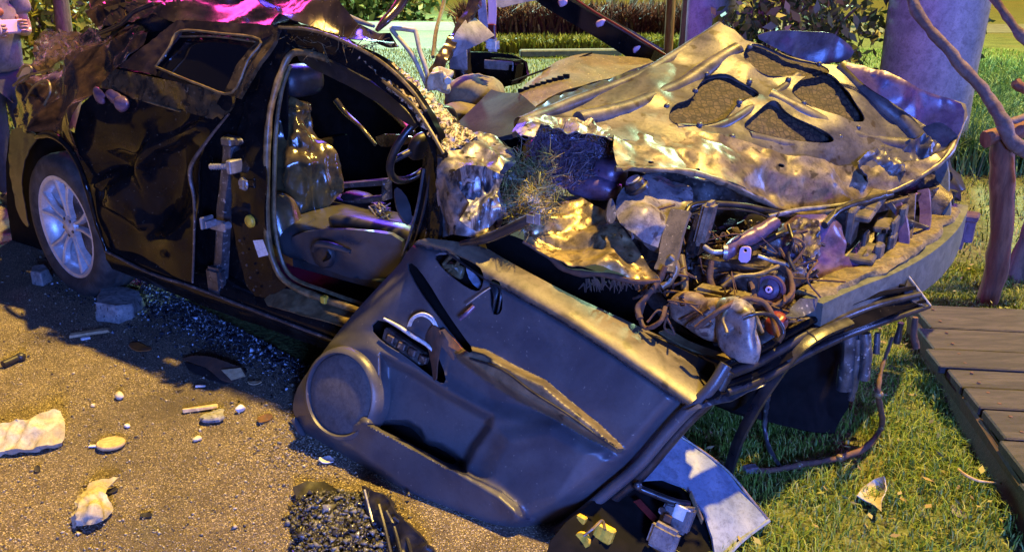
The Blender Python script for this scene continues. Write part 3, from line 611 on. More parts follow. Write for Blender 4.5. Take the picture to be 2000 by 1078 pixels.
pt('door_hinge', cat(box(P(425, 440, 'l', -.03), U * .045, W * .006, ZU * .022, .004), box(P(404, 434, 'l', -.055), U * .006, W * .03, ZU * .024, .004), box(P(412, 437, 'l', -.055), U * .004, W * .025, ZU * .014, .002), lathe([(.001, .008), (.013, .008), (.015, 0), (.015, -.02), (.001, -.02)], P(439, 442, 'l', -.04), -W, 18)), 'steel_light', BP, angle=30)
pt('striker', cat(lathe([(.001, .004), (.022, .004), (.025, -.001), (.025, -.012), (.001, -.012)], P(475, 360, 'l', -.005), -W, 24), tube(pl([(475, 351, -.03), (475, 369, -.03)]), .005, 8), tube(pl([(469, 354, -.02), (482, 354, -.02)]), .004, 6), tube(pl([(469, 367, -.02), (482, 367, -.02)]), .004, 6)), 'steel_light', BP, angle=30)
pt('round_cap', lathe([(.001, .006), (.018, .005), (.024, .0), (.024, -.01), (.001, -.01)], P(486, 433, 'l', -.005), -W, 24), 'yellow', BP)
def onl(l): return lambda x, y: np.array([P(a, b, 'l', l) for a, b in zip(x, y)])
LB = pt('sticker', sheet([(494, 470), (513, 468), (524, 498), (505, 503)], onl(-.008), step=8, thick=.001, sm=0), 'white', BP)
for k in range(5): pt('rivet', lathe([(.001, .004), (.005, .003), (.006, 0), (.001, -.003)], P(468 + k * 7, 470 + k * 24, 'l', .004), -W, 10), 'steel', BP)
pt('aperture_seal', tube(pl([(640, 116, .2), (600, 104, .19), (570, 106, .17), (552, 135, .14), (534, 190, .09), (524, 250, .05), (521, 340, .03), (521, 440, .03), (532, 505, .03), (556, 548, .04), (610, 576, .05), (700, 606, .05), (780, 634, .05)]), .013, 8, 6, rough=[('n', .003, 16)]), 'seal')
pt('inner_seal', tube(pl([(566, 128, .2), (550, 180, .15), (540, 250, .1), (536, 340, .08), (536, 430, .08), (548, 500, .08), (572, 542, .08), (640, 570, .09), (720, 598, .09)]), .008, 6, 6), 'seal')
# --- roof
RR_ = pt('roof_rail', sheet([(545, 48), (600, 54), (660, 72), (740, 112), (798, 165), (832, 212), (856, 262), (862, 300), (850, 318), (832, 268), (792, 212), (726, 158), (650, 118), (600, 104), (566, 100)], [(545, 48, 'l', .19), (660, 72, 'l', .2), (740, 112, 'l', .19), (832, 212, 'l', .12), (850, 310, 'l', .07), (600, 104, 'l', .2), (726, 158, 'l', .17), (792, 212, 'l', .13)], step=5, rough=[('n', .004, 14)], thick=.03, sm=0), 'black_paint')
pt('rail_highlight', tube(pl([(545, 54, .18), (600, 58, .185), (664, 78, .185), (740, 118, .175), (798, 170, .13), (832, 216, .10)]), .006, 6, 5), 'seal', RR_)  # tan tube put in as the thin highlight along the roof rail
roofS = depth_fn([(190, 60, 'l', .45), (262, 44, 'l', .36), (345, 38, 'l', .22), (545, 46, 'l', .21), (740, 118, 'l', .2), (770, 60, 'l', .42), (640, -40, 'l', .72), (190, -40, 'l', .95), (420, 0, 'l', .5), (560, 10, 'l', .42)])
ROOF = pt('roof', sheet([(186, -40), (186, 40), (196, 62), (262, 42), (345, 38), (440, 42), (546, 48), (602, 55), (662, 73), (742, 116), (768, 122), (778, 80), (762, 62), (735, 60), (700, 54), (668, 40), (652, 10), (640, -40)], roofS, step=5, rough=[('c', .06, 4.2), ('c', .016, 11)], thick=.003, sm=0), 'roof')
pt('roof_fold', sheet([(186, -40), (260, -40), (256, 20), (226, 52), (188, 60)], lambda x, y: roofS(x, y) - W * .03 + ZU * .015, step=5, rough=[('c', .03, 5), ('r', .015, 10)], thick=.003, sm=1), 'crushed', ROOF)
pt('roof_seam', tube(pl([(300, 8, .4), (262, 24, .36), (236, 48, .34), (196, 66, .36)]), .010, 8, 5), 'rubber', ROOF)
pt('splinters', cat(*[tube([P(x, y, 'l', .2), P(x, y, 'l', .2) + RNG.normal(0, .03, 3) + U * .03], [.002, .0006], 4, 2) for x, y in zip(RNG.uniform(560, 745, 140), RNG.uniform(60, 108, 140)) if y > 52 + (x - 545) * .22]), 'seal', ROOF, kind='stuff')
pt('roof_inner', sheet([(186, 20), (262, 0), (545, 20), (600, 60), (545, 80), (345, 76), (262, 90), (196, 96)], onl(.5), step=16, thick=.01, rough=[('n', .02, 5)]), 'roof', ROOF)
AP = pt('windscreen_pillar', sheet([(690, 100), (760, 118), (802, 152), (850, 196), (900, 244), (932, 266), (900, 290), (864, 296), (842, 256), (806, 205), (752, 160)], [(690, 100, 'l', .2), (760, 118, 'l', .28), (850, 196, 'l', .24), (932, 266, 'l', .2), (864, 296, 'l', .07), (806, 205, 'l', .11), (752, 160, 'l', .16)], step=3.6, rough=[('v', .010, 60), ('r', .008, 25)], thick=.02, sm=0), 'crackle')
pt('pillar_edge', tube(pl([(748, 158, .15), (806, 206, .10), (842, 258, .07), (866, 300, .05)]), .006, 6, 5), 'seal', AP)
# headliner lit by the red beacon, grab rail
pt('headliner_edge', sheet([(578, 104), (640, 116), (720, 156), (794, 214), (816, 250), (790, 240), (720, 190), (660, 158), (586, 124)], [(578, 104, 'l', .34), (720, 156, 'l', .34), (816, 250, 'l', .30), (586, 124, 'l', .40), (720, 190, 'l', .38)], step=7, rough=[('n', .006, 6)], thick=.01), 'plastic')
# --- cabin
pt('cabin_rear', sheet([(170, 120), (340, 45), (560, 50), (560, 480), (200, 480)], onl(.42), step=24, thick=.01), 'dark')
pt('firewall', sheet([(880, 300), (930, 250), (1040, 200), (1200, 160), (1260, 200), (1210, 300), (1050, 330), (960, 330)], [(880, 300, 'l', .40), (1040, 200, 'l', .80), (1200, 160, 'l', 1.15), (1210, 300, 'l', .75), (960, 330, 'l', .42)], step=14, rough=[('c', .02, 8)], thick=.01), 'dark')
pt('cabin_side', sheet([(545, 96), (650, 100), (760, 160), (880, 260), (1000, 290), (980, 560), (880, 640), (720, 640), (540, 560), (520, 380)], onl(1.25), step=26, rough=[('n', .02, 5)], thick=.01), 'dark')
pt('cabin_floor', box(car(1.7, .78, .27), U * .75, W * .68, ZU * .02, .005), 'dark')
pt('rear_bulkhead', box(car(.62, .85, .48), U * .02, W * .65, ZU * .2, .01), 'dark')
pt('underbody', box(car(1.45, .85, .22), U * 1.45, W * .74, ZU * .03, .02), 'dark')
# seat
ST = pt('seat', cat(sellip(P(690, 462, 'l', .42) , U * .30, W * .25, ZU * .085 + U * -.01, .45, .7, n=36, m=18, rough=[('n', .012, 6)]), sellip(P(735, 452, 'l', .30) + ZU * .0, U * .24, W * .055, ZU * .05 - U * .01, .7, n=24, m=12, rough=[('n', .005, 10)])), 'seat')
pt('seat_side', sheet([(560, 468), (600, 450), (700, 448), (786, 462), (786, 500), (770, 540), (700, 548), (640, 528), (590, 508)], [(560, 468, 'l', .17), (786, 462, 'l', .17), (770, 540, 'l', .17), (640, 528, 'l', .16), (690, 490, 'l', .12)], step=6, rough=[('n', .004, 10)], thick=.02), 'seat', ST)
pt('recliner_dial', lathe([(.001, .012), (.045, .012), (.052, .006), (.056, -.01), (.001, -.01)], P(630, 497, 'l', .115), -W, 30), 'plastic', ST)
pt('recliner_lever', tube(pl([(612, 488, .10), (622, 478, .08), (650, 481, .07), (684, 492, .08)]), [.010, .014, .014, .008], 10, 6), 'seat', ST)
pt('dial_notch', tube(pl([(632, 510, .085), (642, 502, .08), (640, 494, .08)]), [.004, .009, .005], 8, 5), 'dark', ST)
pt('seat_rail', box(P(670, 535, 'l', .2), U * .26, W * .02, ZU * .018, .004), 'plastic', ST, False)
pt('seat_bolster', sellip(P(556, 436, 'l', .25), U * .055, W * .08, ZU * .12 - U * .03, .8, n=20, m=14, rough=[('n', .008, 10)]), 'leather', ST)
SB = pt('seat_back', sheet([(548, 186), (572, 188), (598, 202), (612, 228), (616, 262), (636, 284), (652, 304), (668, 340), (672, 368), (648, 392), (628, 430), (588, 440), (560, 410), (538, 392), (536, 300), (540, 236)], [(548, 186, 'l', .5), (598, 202, 'l', .52), (616, 262, 'l', .52), (672, 368, 'l', .58), (590, 300, 'l', .40), (540, 300, 'l', .38), (628, 430, 'l', .45), (560, 410, 'l', .36), (580, 230, 'l', .46), (640, 340, 'l', .50)], step=4, rough=[('c', .024, 8, (1.6, 1.6, .6)), ('r', .014, 7, (1.8, 1.8, .5)), ('c', .010, 20)], thick=.05), 'leather')
pt('headrest', sellip(P(585, 158, 'l', .62), U * .07, W * .11, ZU * .07, .7, n=20, m=14, rough=[('n', .006, 10)]), 'plastic', SB)
pt('console_bracket', cat(tube(pl([(622, 366, .62), (756, 354, .62), (756, 386, .62), (640, 398, .62), (622, 366, .62)]), 1, prof=[(-.03, -.010), (-.03, .010), (.03, .010), (.03, -.010)], up=ZU, straight=True), tube(pl([(650, 380, .60), (650, 368, .60), (750, 360, .60)]), .006, 6)), 'steel', smooth=False)
pt('console', cat(box(P(690, 412, 'l', .62), U * .17, W * .09, ZU * .045, .03, 2), sellip(P(700, 396, 'l', .66), U * .09, W * .05, ZU * .05, .7, n=18, m=10)), 'plastic')
pt('console_pad', box(P(676, 428, 'l', .5), U * .12, W * .03, ZU * .045, .02, 2), 'seat')
pt('gear_wires', cat(*[tube([P(740 + RNG.uniform(-20, 25), 415 + RNG.uniform(-20, 15), 'l', .5 + RNG.uniform(-.05, .1)) for _ in range(4)], .003, 5, 4) for k in range(9)]), 'steel_light', kind='stuff')
sw = P(826, 284, 'l', .46); sa = U * .86 - ZU * .5; sa /= np.linalg.norm(sa); su = np.cross(W, sa)
SW = pt('steering_wheel', tube([sw + W * .165 * math.cos(t) + su * .165 * math.sin(t) for t in np.linspace(0, 2 * math.pi, 40)], .015, 8, straight=True), 'rubber')
pt('steering_hub', sellip(sw, W * .07, su * .06, sa * .03, .7, n=18, m=10), 'plastic', SW)
for t in (.2, 2.9, 4.7): pt('steering_spoke', tube([sw, sw + W * .17 * math.cos(t) + su * .17 * math.sin(t)], .013, 8), 'plastic', SW)
pt('belt_stalk', tube(pl([(656, 196, .75), (676, 222, .75), (706, 250, .7), (734, 284, .7)]), [.014, .012, .010, .008], 8, 5), 'leather')
pt('knee_panel', sheet([(732, 262), (800, 264), (806, 280), (760, 288), (738, 286)], [(732, 262, 'l', .7), (800, 264, 'l', .6), (760, 288, 'l', .66)], step=6, thick=.01), 'leather')
pt('dash_edge', tube(pl([(728, 190, .9), (760, 212, .85), (790, 240, .8), (808, 262, .7)]), [.012, .022, .022, .012], 8, 5), 'leather')
pt('kick_trim', sheet([(768, 372), (778, 364), (800, 392), (806, 432), (796, 440), (776, 412)], [(768, 372, 'l', .12), (806, 432, 'l', .10), (778, 364, 'l', .15), (790, 400, 'l', .1)], step=5, thick=.012), 'seat')
pt('front_pillar', sheet([(828, 300), (846, 268), (866, 300), (862, 400), (856, 470), (828, 476), (800, 490), (808, 440), (820, 380)], [(828, 300, 'l', .12), (866, 300, 'l', .05), (856, 470, 'l', .03), (800, 490, 'l', .1), (820, 380, 'l', .12)], step=5, rough=[('r', .008, 14, (1, 1, .3))], thick=.012, sm=0), 'black_paint')
for k, x in enumerate((806, 820, 838)): pt('pillar_flange', tube(pl([(x + 22, 330, .1), (x + 10, 400, .08), (x - 6, 460, .08), (x - 20, 500, .08)]), .005, 6, 5), ('steel', 'rubber', 'steel')[k])
# --- dashboard, airbags, far pillar, mirror
DB = pt('dashboard', sheet([(936, 258), (960, 232), (1010, 178), (1080, 122), (1130, 104), (1200, 108), (1290, 116), (1240, 136), (1180, 156), (1080, 184), (1040, 212), (1030, 232), (1000, 262), (950, 268)], [(936, 258, 'l', .62), (1010, 178, 'l', .78), (1130, 104, 'l', 1.25), (1290, 116, 'l', 1.42), (1180, 156, 'l', 1.02), (1040, 212, 'l', .62), (1000, 262, 'l', .42)], step=6, rough=[('n', .006, 8)], thick=.02, sm=1), 'dash')
pt('dash_front', sheet([(868, 262), (900, 232), (958, 172), (1012, 180), (1046, 208), (1030, 240), (1000, 264), (940, 276), (890, 270)], [(868, 262, 'l', .52), (958, 172, 'l', .86), (1012, 180, 'l', .74), (1046, 208, 'l', .58), (1000, 264, 'l', .40), (900, 232, 'l', .6)], step=6, rough=[('c', .010, 5)], thick=.015, sm=0), 'dash_dark', DB)
for k in range(9): pt('vent_slat', box(P(1018 + k * 11, 178 - k * 3.6, 'l', .765 + k * .02), U * .010 + W * .004, W * .006, ZU * .008, .001), 'dark', DB, False)
pt('dash_groove', tube(pl([(1000, 160, .8), (1060, 138, .98), (1112, 120, 1.16), (1156, 104, 1.25)]), .004, 6, 4), 'dark', DB)
pt('cowl', sheet([(1034, 236), (1044, 212), (1090, 186), (1180, 158), (1260, 132), (1290, 118), (1250, 148), (1160, 190), (1090, 222), (1050, 240)], [(1034, 236, 'l', .40), (1090, 186, 'l', .72), (1260, 132, 'l', 1.2), (1160, 190, 'l', .76), (1060, 236, 'l', .42)], step=6, rough=[('r', .006, 10, (1, 3, 3))], thick=.01), 'plastic')
pt('passenger_airbag', sellip(P(926, 190, 'l', 1.0), U * .13 + ZU * -.0, W * .11, ZU * .085 + U * .02, .75, .85, n=30, m=20, rough=[('n', .022, 5), ('r', .010, 9)]), 'bag')
pt('airbag_fold', sellip(P(896, 220, 'l', .85), U * .10, W * .08, ZU * .03, .8, n=24, m=14, rough=[('n', .015, 7), ('r', .008, 14)]), 'bag')
FP = pt('far_pillar', tube([P(1010, -62, 'l', 1.5), P(1075, -8, 'l', 1.5), P(1130, 26, 'l', 1.5), P(1200, 66, 'l', 1.5), P(1282, 116, 'l', 1.48)], 1, prof=[(-.05, -.042), (-.05, -.02), (-.042, -.014), (-.05, -.006), (-.05, .03), (-.03, .042), (.05, .042), (.05, -.042)], up=ZU, k=6, rough=[('n', .004, 9)]), 'black_paint')
for x, y in ((1100, 6), (1172, 48), (1246, 98)): pt('pillar_clip', sellip(P(x, y, 'l', 1.445), U * .022 + ZU * .006, W * .012, ZU * .016, .6, n=10, m=8, rough=[('c', .012, 40)]), 'pink', FP)
pt('pillar_edge', tube([P(1060, -48, 'l', 1.46), P(1146, 14, 'l', 1.46), P(1216, 56, 'l', 1.46), P(1300, 108, 'l', 1.44)], .005, 6, 5), 'red', FP)  # red tube stands for the dark red highlight on the far pillar
MR = pt('mirror', box(P(985, 138, 'l', 1.5), U * .10 - W * .02, W * .05, ZU * .055 + U * .01, .018, 2), 'black_paint')
pt('mirror_glass', box(P(974, 128, 'l', 1.44), U * .085, W * .003, ZU * .022, .003), 'steel_light', MR, False)
pt('far_door_post', tube([P(905, 150, 'l', 1.55), P(902, 110, 'l', 1.55), P(912, 40, 'l', 1.55)], [.05, .045, .03], 8, 5), 'rubber')
pt('far_door_top', sheet([(872, 110), (930, 100), (1020, 110), (1030, 160), (960, 176), (880, 168)], onl(1.6), step=10, rough=[('c', .02, 6)], thick=.02), 'black_paint')
# --- torn roof frame sticking up
pt('roof_strut', tube(pl([(736, 60, .3), (752, 42, .34), (776, 16, .42), (800, -24, .5)]), [.008, .016, .020, .024], 8, 5), 'roof')
pt('roof_edge_strip', tube(pl([(644, 14, .45), (660, 24, .42), (690, 38, .4), (730, 52, .36)]), [.007, .012, .012, .006], 8, 5), 'fabric_grey')
pt('grab_handle', cat(tube(pl([(838, 178, .42), (812, 120, .42), (790, 88, .42), (766, 60, .44), (772, 56, .45), (806, 60, .45), (812, 64, .45), (820, 100, .43), (832, 136, .42), (840, 176, .42)]), .0085, 8, 6)), 'cream')
pt('airbag_canister', cat(sellip(P(860, 160, 'l', .38), U * .038, W * .03, ZU * .034, .4, n=22, m=14, rough=[('c', .020, 30)]), lathe([(.001, .012), (.012, .012), (.014, 0), (.001, 0)], P(874, 158, 'l', .34), U - W, 12)), 'cream', angle=30)
pt('ceiling_rail', sheet([(836, 140), (862, 100), (908, 20), (930, -40), (952, -40), (936, 10), (900, 70), (868, 130), (850, 160)], [(836, 140, 'l', .5), (908, 20, 'l', .8), (940, -40, 'l', .9), (868, 130, 'l', .55)], step=5, rough=[('r', .012, 10), ('n', .008, 20)], thick=.02, sm=0), 'roof')
pt('ceiling_rod', tube(pl([(846, 112, .6), (852, 60, .72), (866, 10, .84), (872, -30, .9)]), .008, 6, 5), 'seal')
pt('curtain_airbag', sheet([(846, 132), (862, 104), (912, 40), (928, 38), (966, 70), (940, 84), (906, 104), (868, 118)], [(846, 132, 'l', .62), (912, 40, 'l', .8), (966, 70, 'l', .85), (906, 104, 'l', .7), (900, 74, 'l', .68)], step=5, rough=[('c', .02, 7)], thick=.004, sm=0), 'fabric_grey')
pt('curtain_airbag', sheet([(960, -40), (1060, -40), (1060, 0), (1020, 6), (970, 18), (958, 0)], [(960, -40, 'l', 1.2), (1060, -20, 'l', 1.4), (970, 18, 'l', 1.2)], step=7, rough=[('c', .03, 5)], thick=.004), 'fabric_grey')
pt('seat_belt', tube(pl([(936, -40, 1.0), (942, 20, 1.0), (948, 60, 1.0), (966, 100, 1.02)]), 1, prof=[(-.022, -.0012), (-.022, .0012), (.022, .0012), (.022, -.0012)], up=-W, k=6), 'belt')
pt('seat_belt', tube(pl([(958, -40, 1.05), (962, 20, 1.05), (960, 70, 1.05), (968, 96, 1.05)]), 1, prof=[(-.02, -.0012), (-.02, .0012), (.02, .0012), (.02, -.0012)], up=-W, k=6), 'pink')
pt('belt_buckle', box(P(961, 62, 'l', 1.0), U * .018, W * .008, ZU * .03, .004), 'red', smooth=False)
pt('belt_guide', box(P(962, 88, 'l', 1.0), U * .035, W * .012, ZU * .028, .012, 2), 'white')
pt('loose_panel', box(P(895, 106, 'l', 1.2), U * .05, W * .006, ZU * .07, .004), 'fabric_grey')
# --- bonnet, folded back and seen from underneath
hoodS = depth_fn([(1005, 248, 'l', .20), (1100, 205, 'l', .48), (1340, 92, 'l', 1.22), (1410, 50, 'l', 1.36), (1540, 112, 'l', 1.42), (1880, 205, 'l', 1.66), (1850, 295, 'l', 1.5), (1700, 385, 'l', 1.16), (1570, 416, 'l', .90), (1400, 352, 'l', .58), (1200, 335, 'l', .28), (1380, 215, 'l', .85), (1600, 240, 'l', 1.18)])
def rel(off): return lambda x, y: hoodS(x, y) + (rays(x, y) * off)
HH = [[(1304, 236), (1312, 206), (1350, 196), (1362, 170), (1380, 148), (1420, 142), (1446, 160), (1482, 178), (1482, 190), (1444, 196), (1430, 218), (1400, 242), (1340, 246)],
      [(1452, 112), (1456, 92), (1474, 84), (1500, 92), (1548, 116), (1600, 124), (1626, 140), (1600, 150), (1540, 152), (1480, 142)],
      [(1450, 244), (1470, 226), (1500, 200), (1516, 198), (1534, 222), (1590, 250), (1632, 276), (1610, 284), (1550, 276), (1480, 258)],
      [(1544, 176), (1560, 158), (1590, 142), (1614, 140), (1638, 156), (1656, 186), (1686, 226), (1686, 242), (1660, 240), (1612, 222), (1570, 200)]]
HD = pt('bonnet', sheet([(1006, 250), (1030, 232), (1100, 205), (1180, 178), (1250, 148), (1330, 98), (1388, 64), (1410, 50), (1434, 60), (1456, 78), (1490, 84), (1540, 106), (1600, 124), (1660, 132), (1720, 158), (1790, 188), (1850, 196), (1882, 206), (1886, 228), (1856, 292), (1800, 322), (1740, 330), (1660, 330), (1560, 322), (1440, 302), (1300, 280), (1200, 274), (1100, 252)], hoodS, HH, step=5, rough=[('n', .014, 3.0), ('c', .015, 4.5), ('c', .005, 12)], thick=.004, sm=0), 'hood')
pt('bonnet_net', sheet([(1280, 262), (1300, 180), (1370, 120), (1440, 80), (1560, 110), (1660, 140), (1720, 230), (1680, 300), (1500, 285)], rel(.045), step=6, rough=[('v', .006, 42), ('n', .01, 6)], thick=.003), 'net', HD)
for h in HH:
    lp = np.array(chaikin(h, 2)); q = rel(-.004)(lp[:, 0], lp[:, 1]); q2 = rel(.026)(lp[:, 0], lp[:, 1]); n = len(lp)
    nrm = np.vstack([q, q2]); pt('opening_lip', (nrm, [(i, (i + 1) % n, n + (i + 1) % n, n + i) for i in range(n)]), 'hood', HD)
def stiff(pts, r, off=.034): 
    a = np.array(pts, float); return tube(rel(off)(a[:, 0], a[:, 1]), r * 2.1, 14, 8, rough=[('n', .003, 9)])
for p, r in (([(1015, 244), (1110, 206), (1250, 152), (1340, 98), (1408, 54)], .012), ([(1130, 238), (1230, 214), (1330, 170), (1400, 124), (1440, 100)], .016), ([(1320, 252), (1400, 250), (1470, 212), (1520, 180), (1556, 150)], .009), ([(1500, 190), (1580, 230), (1650, 264), (1720, 282), (1800, 290)], .016), ([(1460, 270), (1560, 290), (1640, 300), (1730, 310)], .012), ([(1640, 136), (1700, 190), (1760, 240), (1806, 300)], .020)):
    pt('stiffening_rib', stiff(p, r), 'hood', HD)
for x, y in ((1358, 178), (1302, 208), (1380, 146), (1464, 160), (1464, 92), (1444, 200), (1366, 245), (1430, 268), (1396, 268), (1570, 202), (1640, 268), (1676, 250), (1600, 126), (1540, 156)):
    c = rel(-.004)(np.array([x]), np.array([y]))[0]; pt('rubber_plug', sellip(c, U * .010, W * .010, ZU * .010, .8, n=12, m=8), 'hood', HD)
edgeS = depth_fn([(1010, 248, 'l', .18), (1000, 258, 'l', .14), (1100, 262, 'l', .30), (1200, 262, 'l', .52), (1198, 300, 'l', .34), (1214, 336, 'l', .24), (1330, 332, 'l', .42), (1400, 352, 'l', .52), (1490, 388, 'l', .70), (1570, 416, 'l', .84), (1640, 404, 'l', 1.0), (1740, 370, 'l', 1.24), (1850, 296, 'l', 1.48), (1440, 284, 'l', .80), (1660, 326, 'l', 1.15), (1560, 340, 'l', .88), (1300, 290, 'l', .52)])
HE = pt('bonnet_front_edge', sheet([(1195, 258), (1260, 252), (1340, 262), (1440, 280), (1540, 300), (1640, 324), (1740, 326), (1800, 316), (1856, 290), (1846, 306), (1800, 344), (1740, 374), (1650, 404), (1572, 418), (1520, 406), (1486, 388), (1440, 368), (1398, 350), (1330, 334), (1260, 332), (1216, 338), (1206, 318), (1196, 296)], edgeS, [[(1266, 312), (1278, 312), (1278, 320), (1266, 320)], [(1358, 321), (1372, 321), (1372, 329), (1358, 329)], [(1522, 316), (1536, 316), (1536, 323), (1522, 323)]], step=4.2, rough=[('c', .022, 5.5), ('c', .012, 12), ('c', .004, 28)], thick=.004, sm=0, hsm=2), 'hood_edge', HD)
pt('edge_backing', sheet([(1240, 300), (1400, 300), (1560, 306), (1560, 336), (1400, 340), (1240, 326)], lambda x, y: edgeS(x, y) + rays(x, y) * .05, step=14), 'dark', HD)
pt('edge_fold', tube([edgeS(np.array([x]), np.array([y]))[0] for x, y in ((1202, 330), (1260, 332), (1330, 334), (1398, 351), (1440, 369), (1486, 389), (1520, 407), (1572, 419), (1650, 405), (1740, 375), (1800, 344), (1850, 304), (1884, 230))], [.008, .010, .009, .012, .010, .012, .010, .010, .010, .008, .010, .012, .010], 8, 6, rough=[('n', .006, 18)]), 'hood_edge', HD)
pt('bonnet_side_fold', sheet([(1000, 258), (1012, 240), (1060, 226), (1120, 232), (1160, 250), (1200, 258), (1205, 284), (1150, 270), (1090, 262), (1050, 264), (1040, 284), (1012, 282)], edgeS, step=4.2, rough=[('c', .030, 7), ('r', .012, 12)], thick=.003, sm=0), 'silver', HD)
pt('bonnet_skin', sheet([(1474, 72), (1500, 62), (1545, 60), (1620, 62), (1644, 76), (1668, 96), (1658, 116), (1632, 122), (1600, 126), (1550, 112), (1510, 92)], lambda x, y: hoodS(x, y) + rays(x, y) * (.02 + (y - 60) / 60 * .17)[:, None], step=5, rough=[('c', .02, 8), ('n', .010, 9)], thick=.003), 'skin_violet', HD)
pt('bonnet_skin', sheet([(1640, 118), (1700, 132), (1790, 172), (1850, 192), (1886, 206), (1880, 250), (1852, 296), (1820, 300), (1838, 262), (1800, 240), (1740, 200), (1690, 168)], lambda x, y: hoodS(x, y) + rays(x, y) * (-.10 + np.clip(segdist(x, y, [(1640, 118), (1790, 172), (1886, 206)], False) / 60, 0, 1.3) * .10)[:, None], step=5, rough=[('c', .025, 7), ('n', .015, 7)], thick=.003), 'violet_part', HD)
pt('crushed_frame', sheet([(1690, 300), (1720, 286), (1790, 276), (1820, 262), (1836, 290), (1800, 316), (1760, 340), (1690, 356), (1660, 330)], lambda x, y: edgeS(x, y) - rays(x, y) * .02, step=4.5, rough=[('c', .04, 9), ('r', .02, 14)], thick=.003, sm=0), 'hood', HD)
# --- front wing and what is jammed in it
WG = pt('front_wing', sheet([(858, 300), (866, 274), (900, 262), (940, 262), (976, 268), (1002, 288), (1010, 310), (990, 330), (978, 360), (986, 404), (966, 446), (936, 466), (890, 458), (852, 462), (850, 400), (856, 345)], [(858, 300, 'l', .08), (900, 262, 'l', .22), (976, 268, 'l', .30), (1010, 310, 'l', .20), (930, 318, 'l', .04), (852, 462, 'l', .02), (936, 466, 'l', -.03), (980, 400, 'l', .04), (870, 380, 'l', .02)], step=3.8, rough=[('c', .030, 7, (1.3, 1.3, .6)), ('c', .010, 16, (1.4, 1.4, .5)), ('c', .004, 36)], thick=.003, sm=0), 'silver')
pt('wing_liner', sheet([(842, 330), (858, 318), (900, 360), (960, 360), (990, 410), (1020, 440), (960, 480), (840, 480)], [(842, 330, 'l', .14), (960, 360, 'l', .14), (1020, 440, 'l', .2), (840, 480, 'l', .1), (960, 480, 'l', .1)], step=6, rough=[('r', .02, 8)], thick=.01), 'black_paint')
pt('torn_film', sheet([(884, 336), (912, 322), (950, 326), (980, 344), (972, 380), (980, 410), (958, 440), (930, 452), (908, 430), (916, 396), (894, 370)], [(884, 336, 'l', .0), (950, 324, 'l', .02), (980, 344, 'l', .06), (980, 410, 'l', -.01), (930, 452, 'l', -.05), (920, 396, 'l', -.03)], step=3.6, rough=[('c', .030, 14, (1.4, 1.4, .5)), ('r', .008, 12, (2.4, 2.4, .4))], thick=.002, sm=0), 'film', WG)
GW = pt('wing_piece', sheet([(1026, 440), (1052, 404), (1086, 368), (1112, 366), (1150, 388), (1196, 408), (1214, 440), (1240, 476), (1268, 520), (1290, 546), (1240, 548), (1180, 534), (1112, 528), (1072, 500), (1024, 470)], [(1026, 440, 'l', .08), (1086, 368, 'l', .34), (1196, 408, 'l', .28), (1290, 546, 'l', .12), (1180, 534, 'l', .09), (1024, 470, 'l', .07), (1140, 460, 'l', .18), (1230, 500, 'l', .17)], step=4, rough=[('c', .036, 7), ('c', .012, 17), ('c', .004, 38)], thick=.003, sm=0), 'gold')
pt('wing_lip', tube(pl([(1022, 472, .08), (1072, 502, .10), (1112, 530, .09), (1180, 537, .09), (1240, 550, .10), (1290, 548, .12)]), [.006, .008, .010, .009, .010, .006], 8, 5, rough=[('n', .004, 20)]), 'rust', GW)
pt('plastic_strip', tube(pl([(900, 476, -.06), (950, 466, -.06), (1010, 440, -.05), (1046, 420, -.04)]), [.008, .014, .016, .014], 8, 5), 'rubber')
pt('strip_clip', cat(box(P(1036, 428, 'l', -.06), U * .012, W * .003, ZU * .012, .001), box(P(1050, 428, 'l', -.06), U * .008, W * .003, ZU * .016, .001)), 'steel_light', smooth=False)
pt('wing_shade', sheet([(940, 440), (1030, 470), (1180, 540), (1300, 560), (1420, 700), (1380, 760), (1100, 640), (960, 520)], [(940, 440, 'l', .45), (1300, 560, 'l', .6), (1420, 700, 'l', .45), (1100, 640, 'l', .45)], step=14, rough=[('n', .02, 6)], thick=.004), 'dark')  # near-black sheet standing in for shade in the wheel arch hollow
pt('lip_debris', cat(*[tube([P(x, 545 + RNG.uniform(-6, 10), 'l', .17), P(x + RNG.uniform(-14, 14), 560 + RNG.uniform(0, 14), 'l', .16)], [.004, .001], 4, 2) for x in RNG.uniform(1140, 1290, 60)]), 'rust', kind='stuff')
xy = []; 
mt = sheet([(1042, 262), (1090, 262), (1160, 276), (1200, 300), (1204, 330), (1160, 352), (1110, 372), (1070, 360), (1044, 320)], [(1042, 262, 'l', .28), (1200, 300, 'l', .50), (1160, 352, 'l', .42), (1044, 320, 'l', .26), (1110, 372, 'l', .34)], step=6, rough=[('c', .02, 10), ('n', .02, 14)], thick=.01)
pt('insulation_mat', mt, 'violet_part')
def tuft(name, pts, n, ln, m, parent, r=.0012, drop=0):
    pts = np.array(pts); V, F = [], []
    idx = RNG.integers(0, len(pts), n); o = 0
    for i in idx:
        a = pts[i] + RNG.normal(0, .006, 3); d = RNG.normal(0, 1, 3); d[2] = abs(d[2]) - drop; d = d / np.linalg.norm(d) * ln * RNG.uniform(.4, 1.4); k = RNG.normal(0, ln * .22, 3)
        s = np.cross(d, RNG.normal(0, 1, 3)); s = s / np.linalg.norm(s) * r; b = a + d * .5 + k; c = a + d
        V += [a - s, a + s, b + s, b - s, c]; F += [(o, o + 1, o + 2), (o, o + 2, o + 3), (o + 3, o + 2, o + 4)]; o += 5
    return tag(fast(name, V, F, m, parent), kind='stuff')
tuft('mat_fibre', mt[0][:len(mt[0]) // 2], 1700, .05, M['fibre'], CAR)
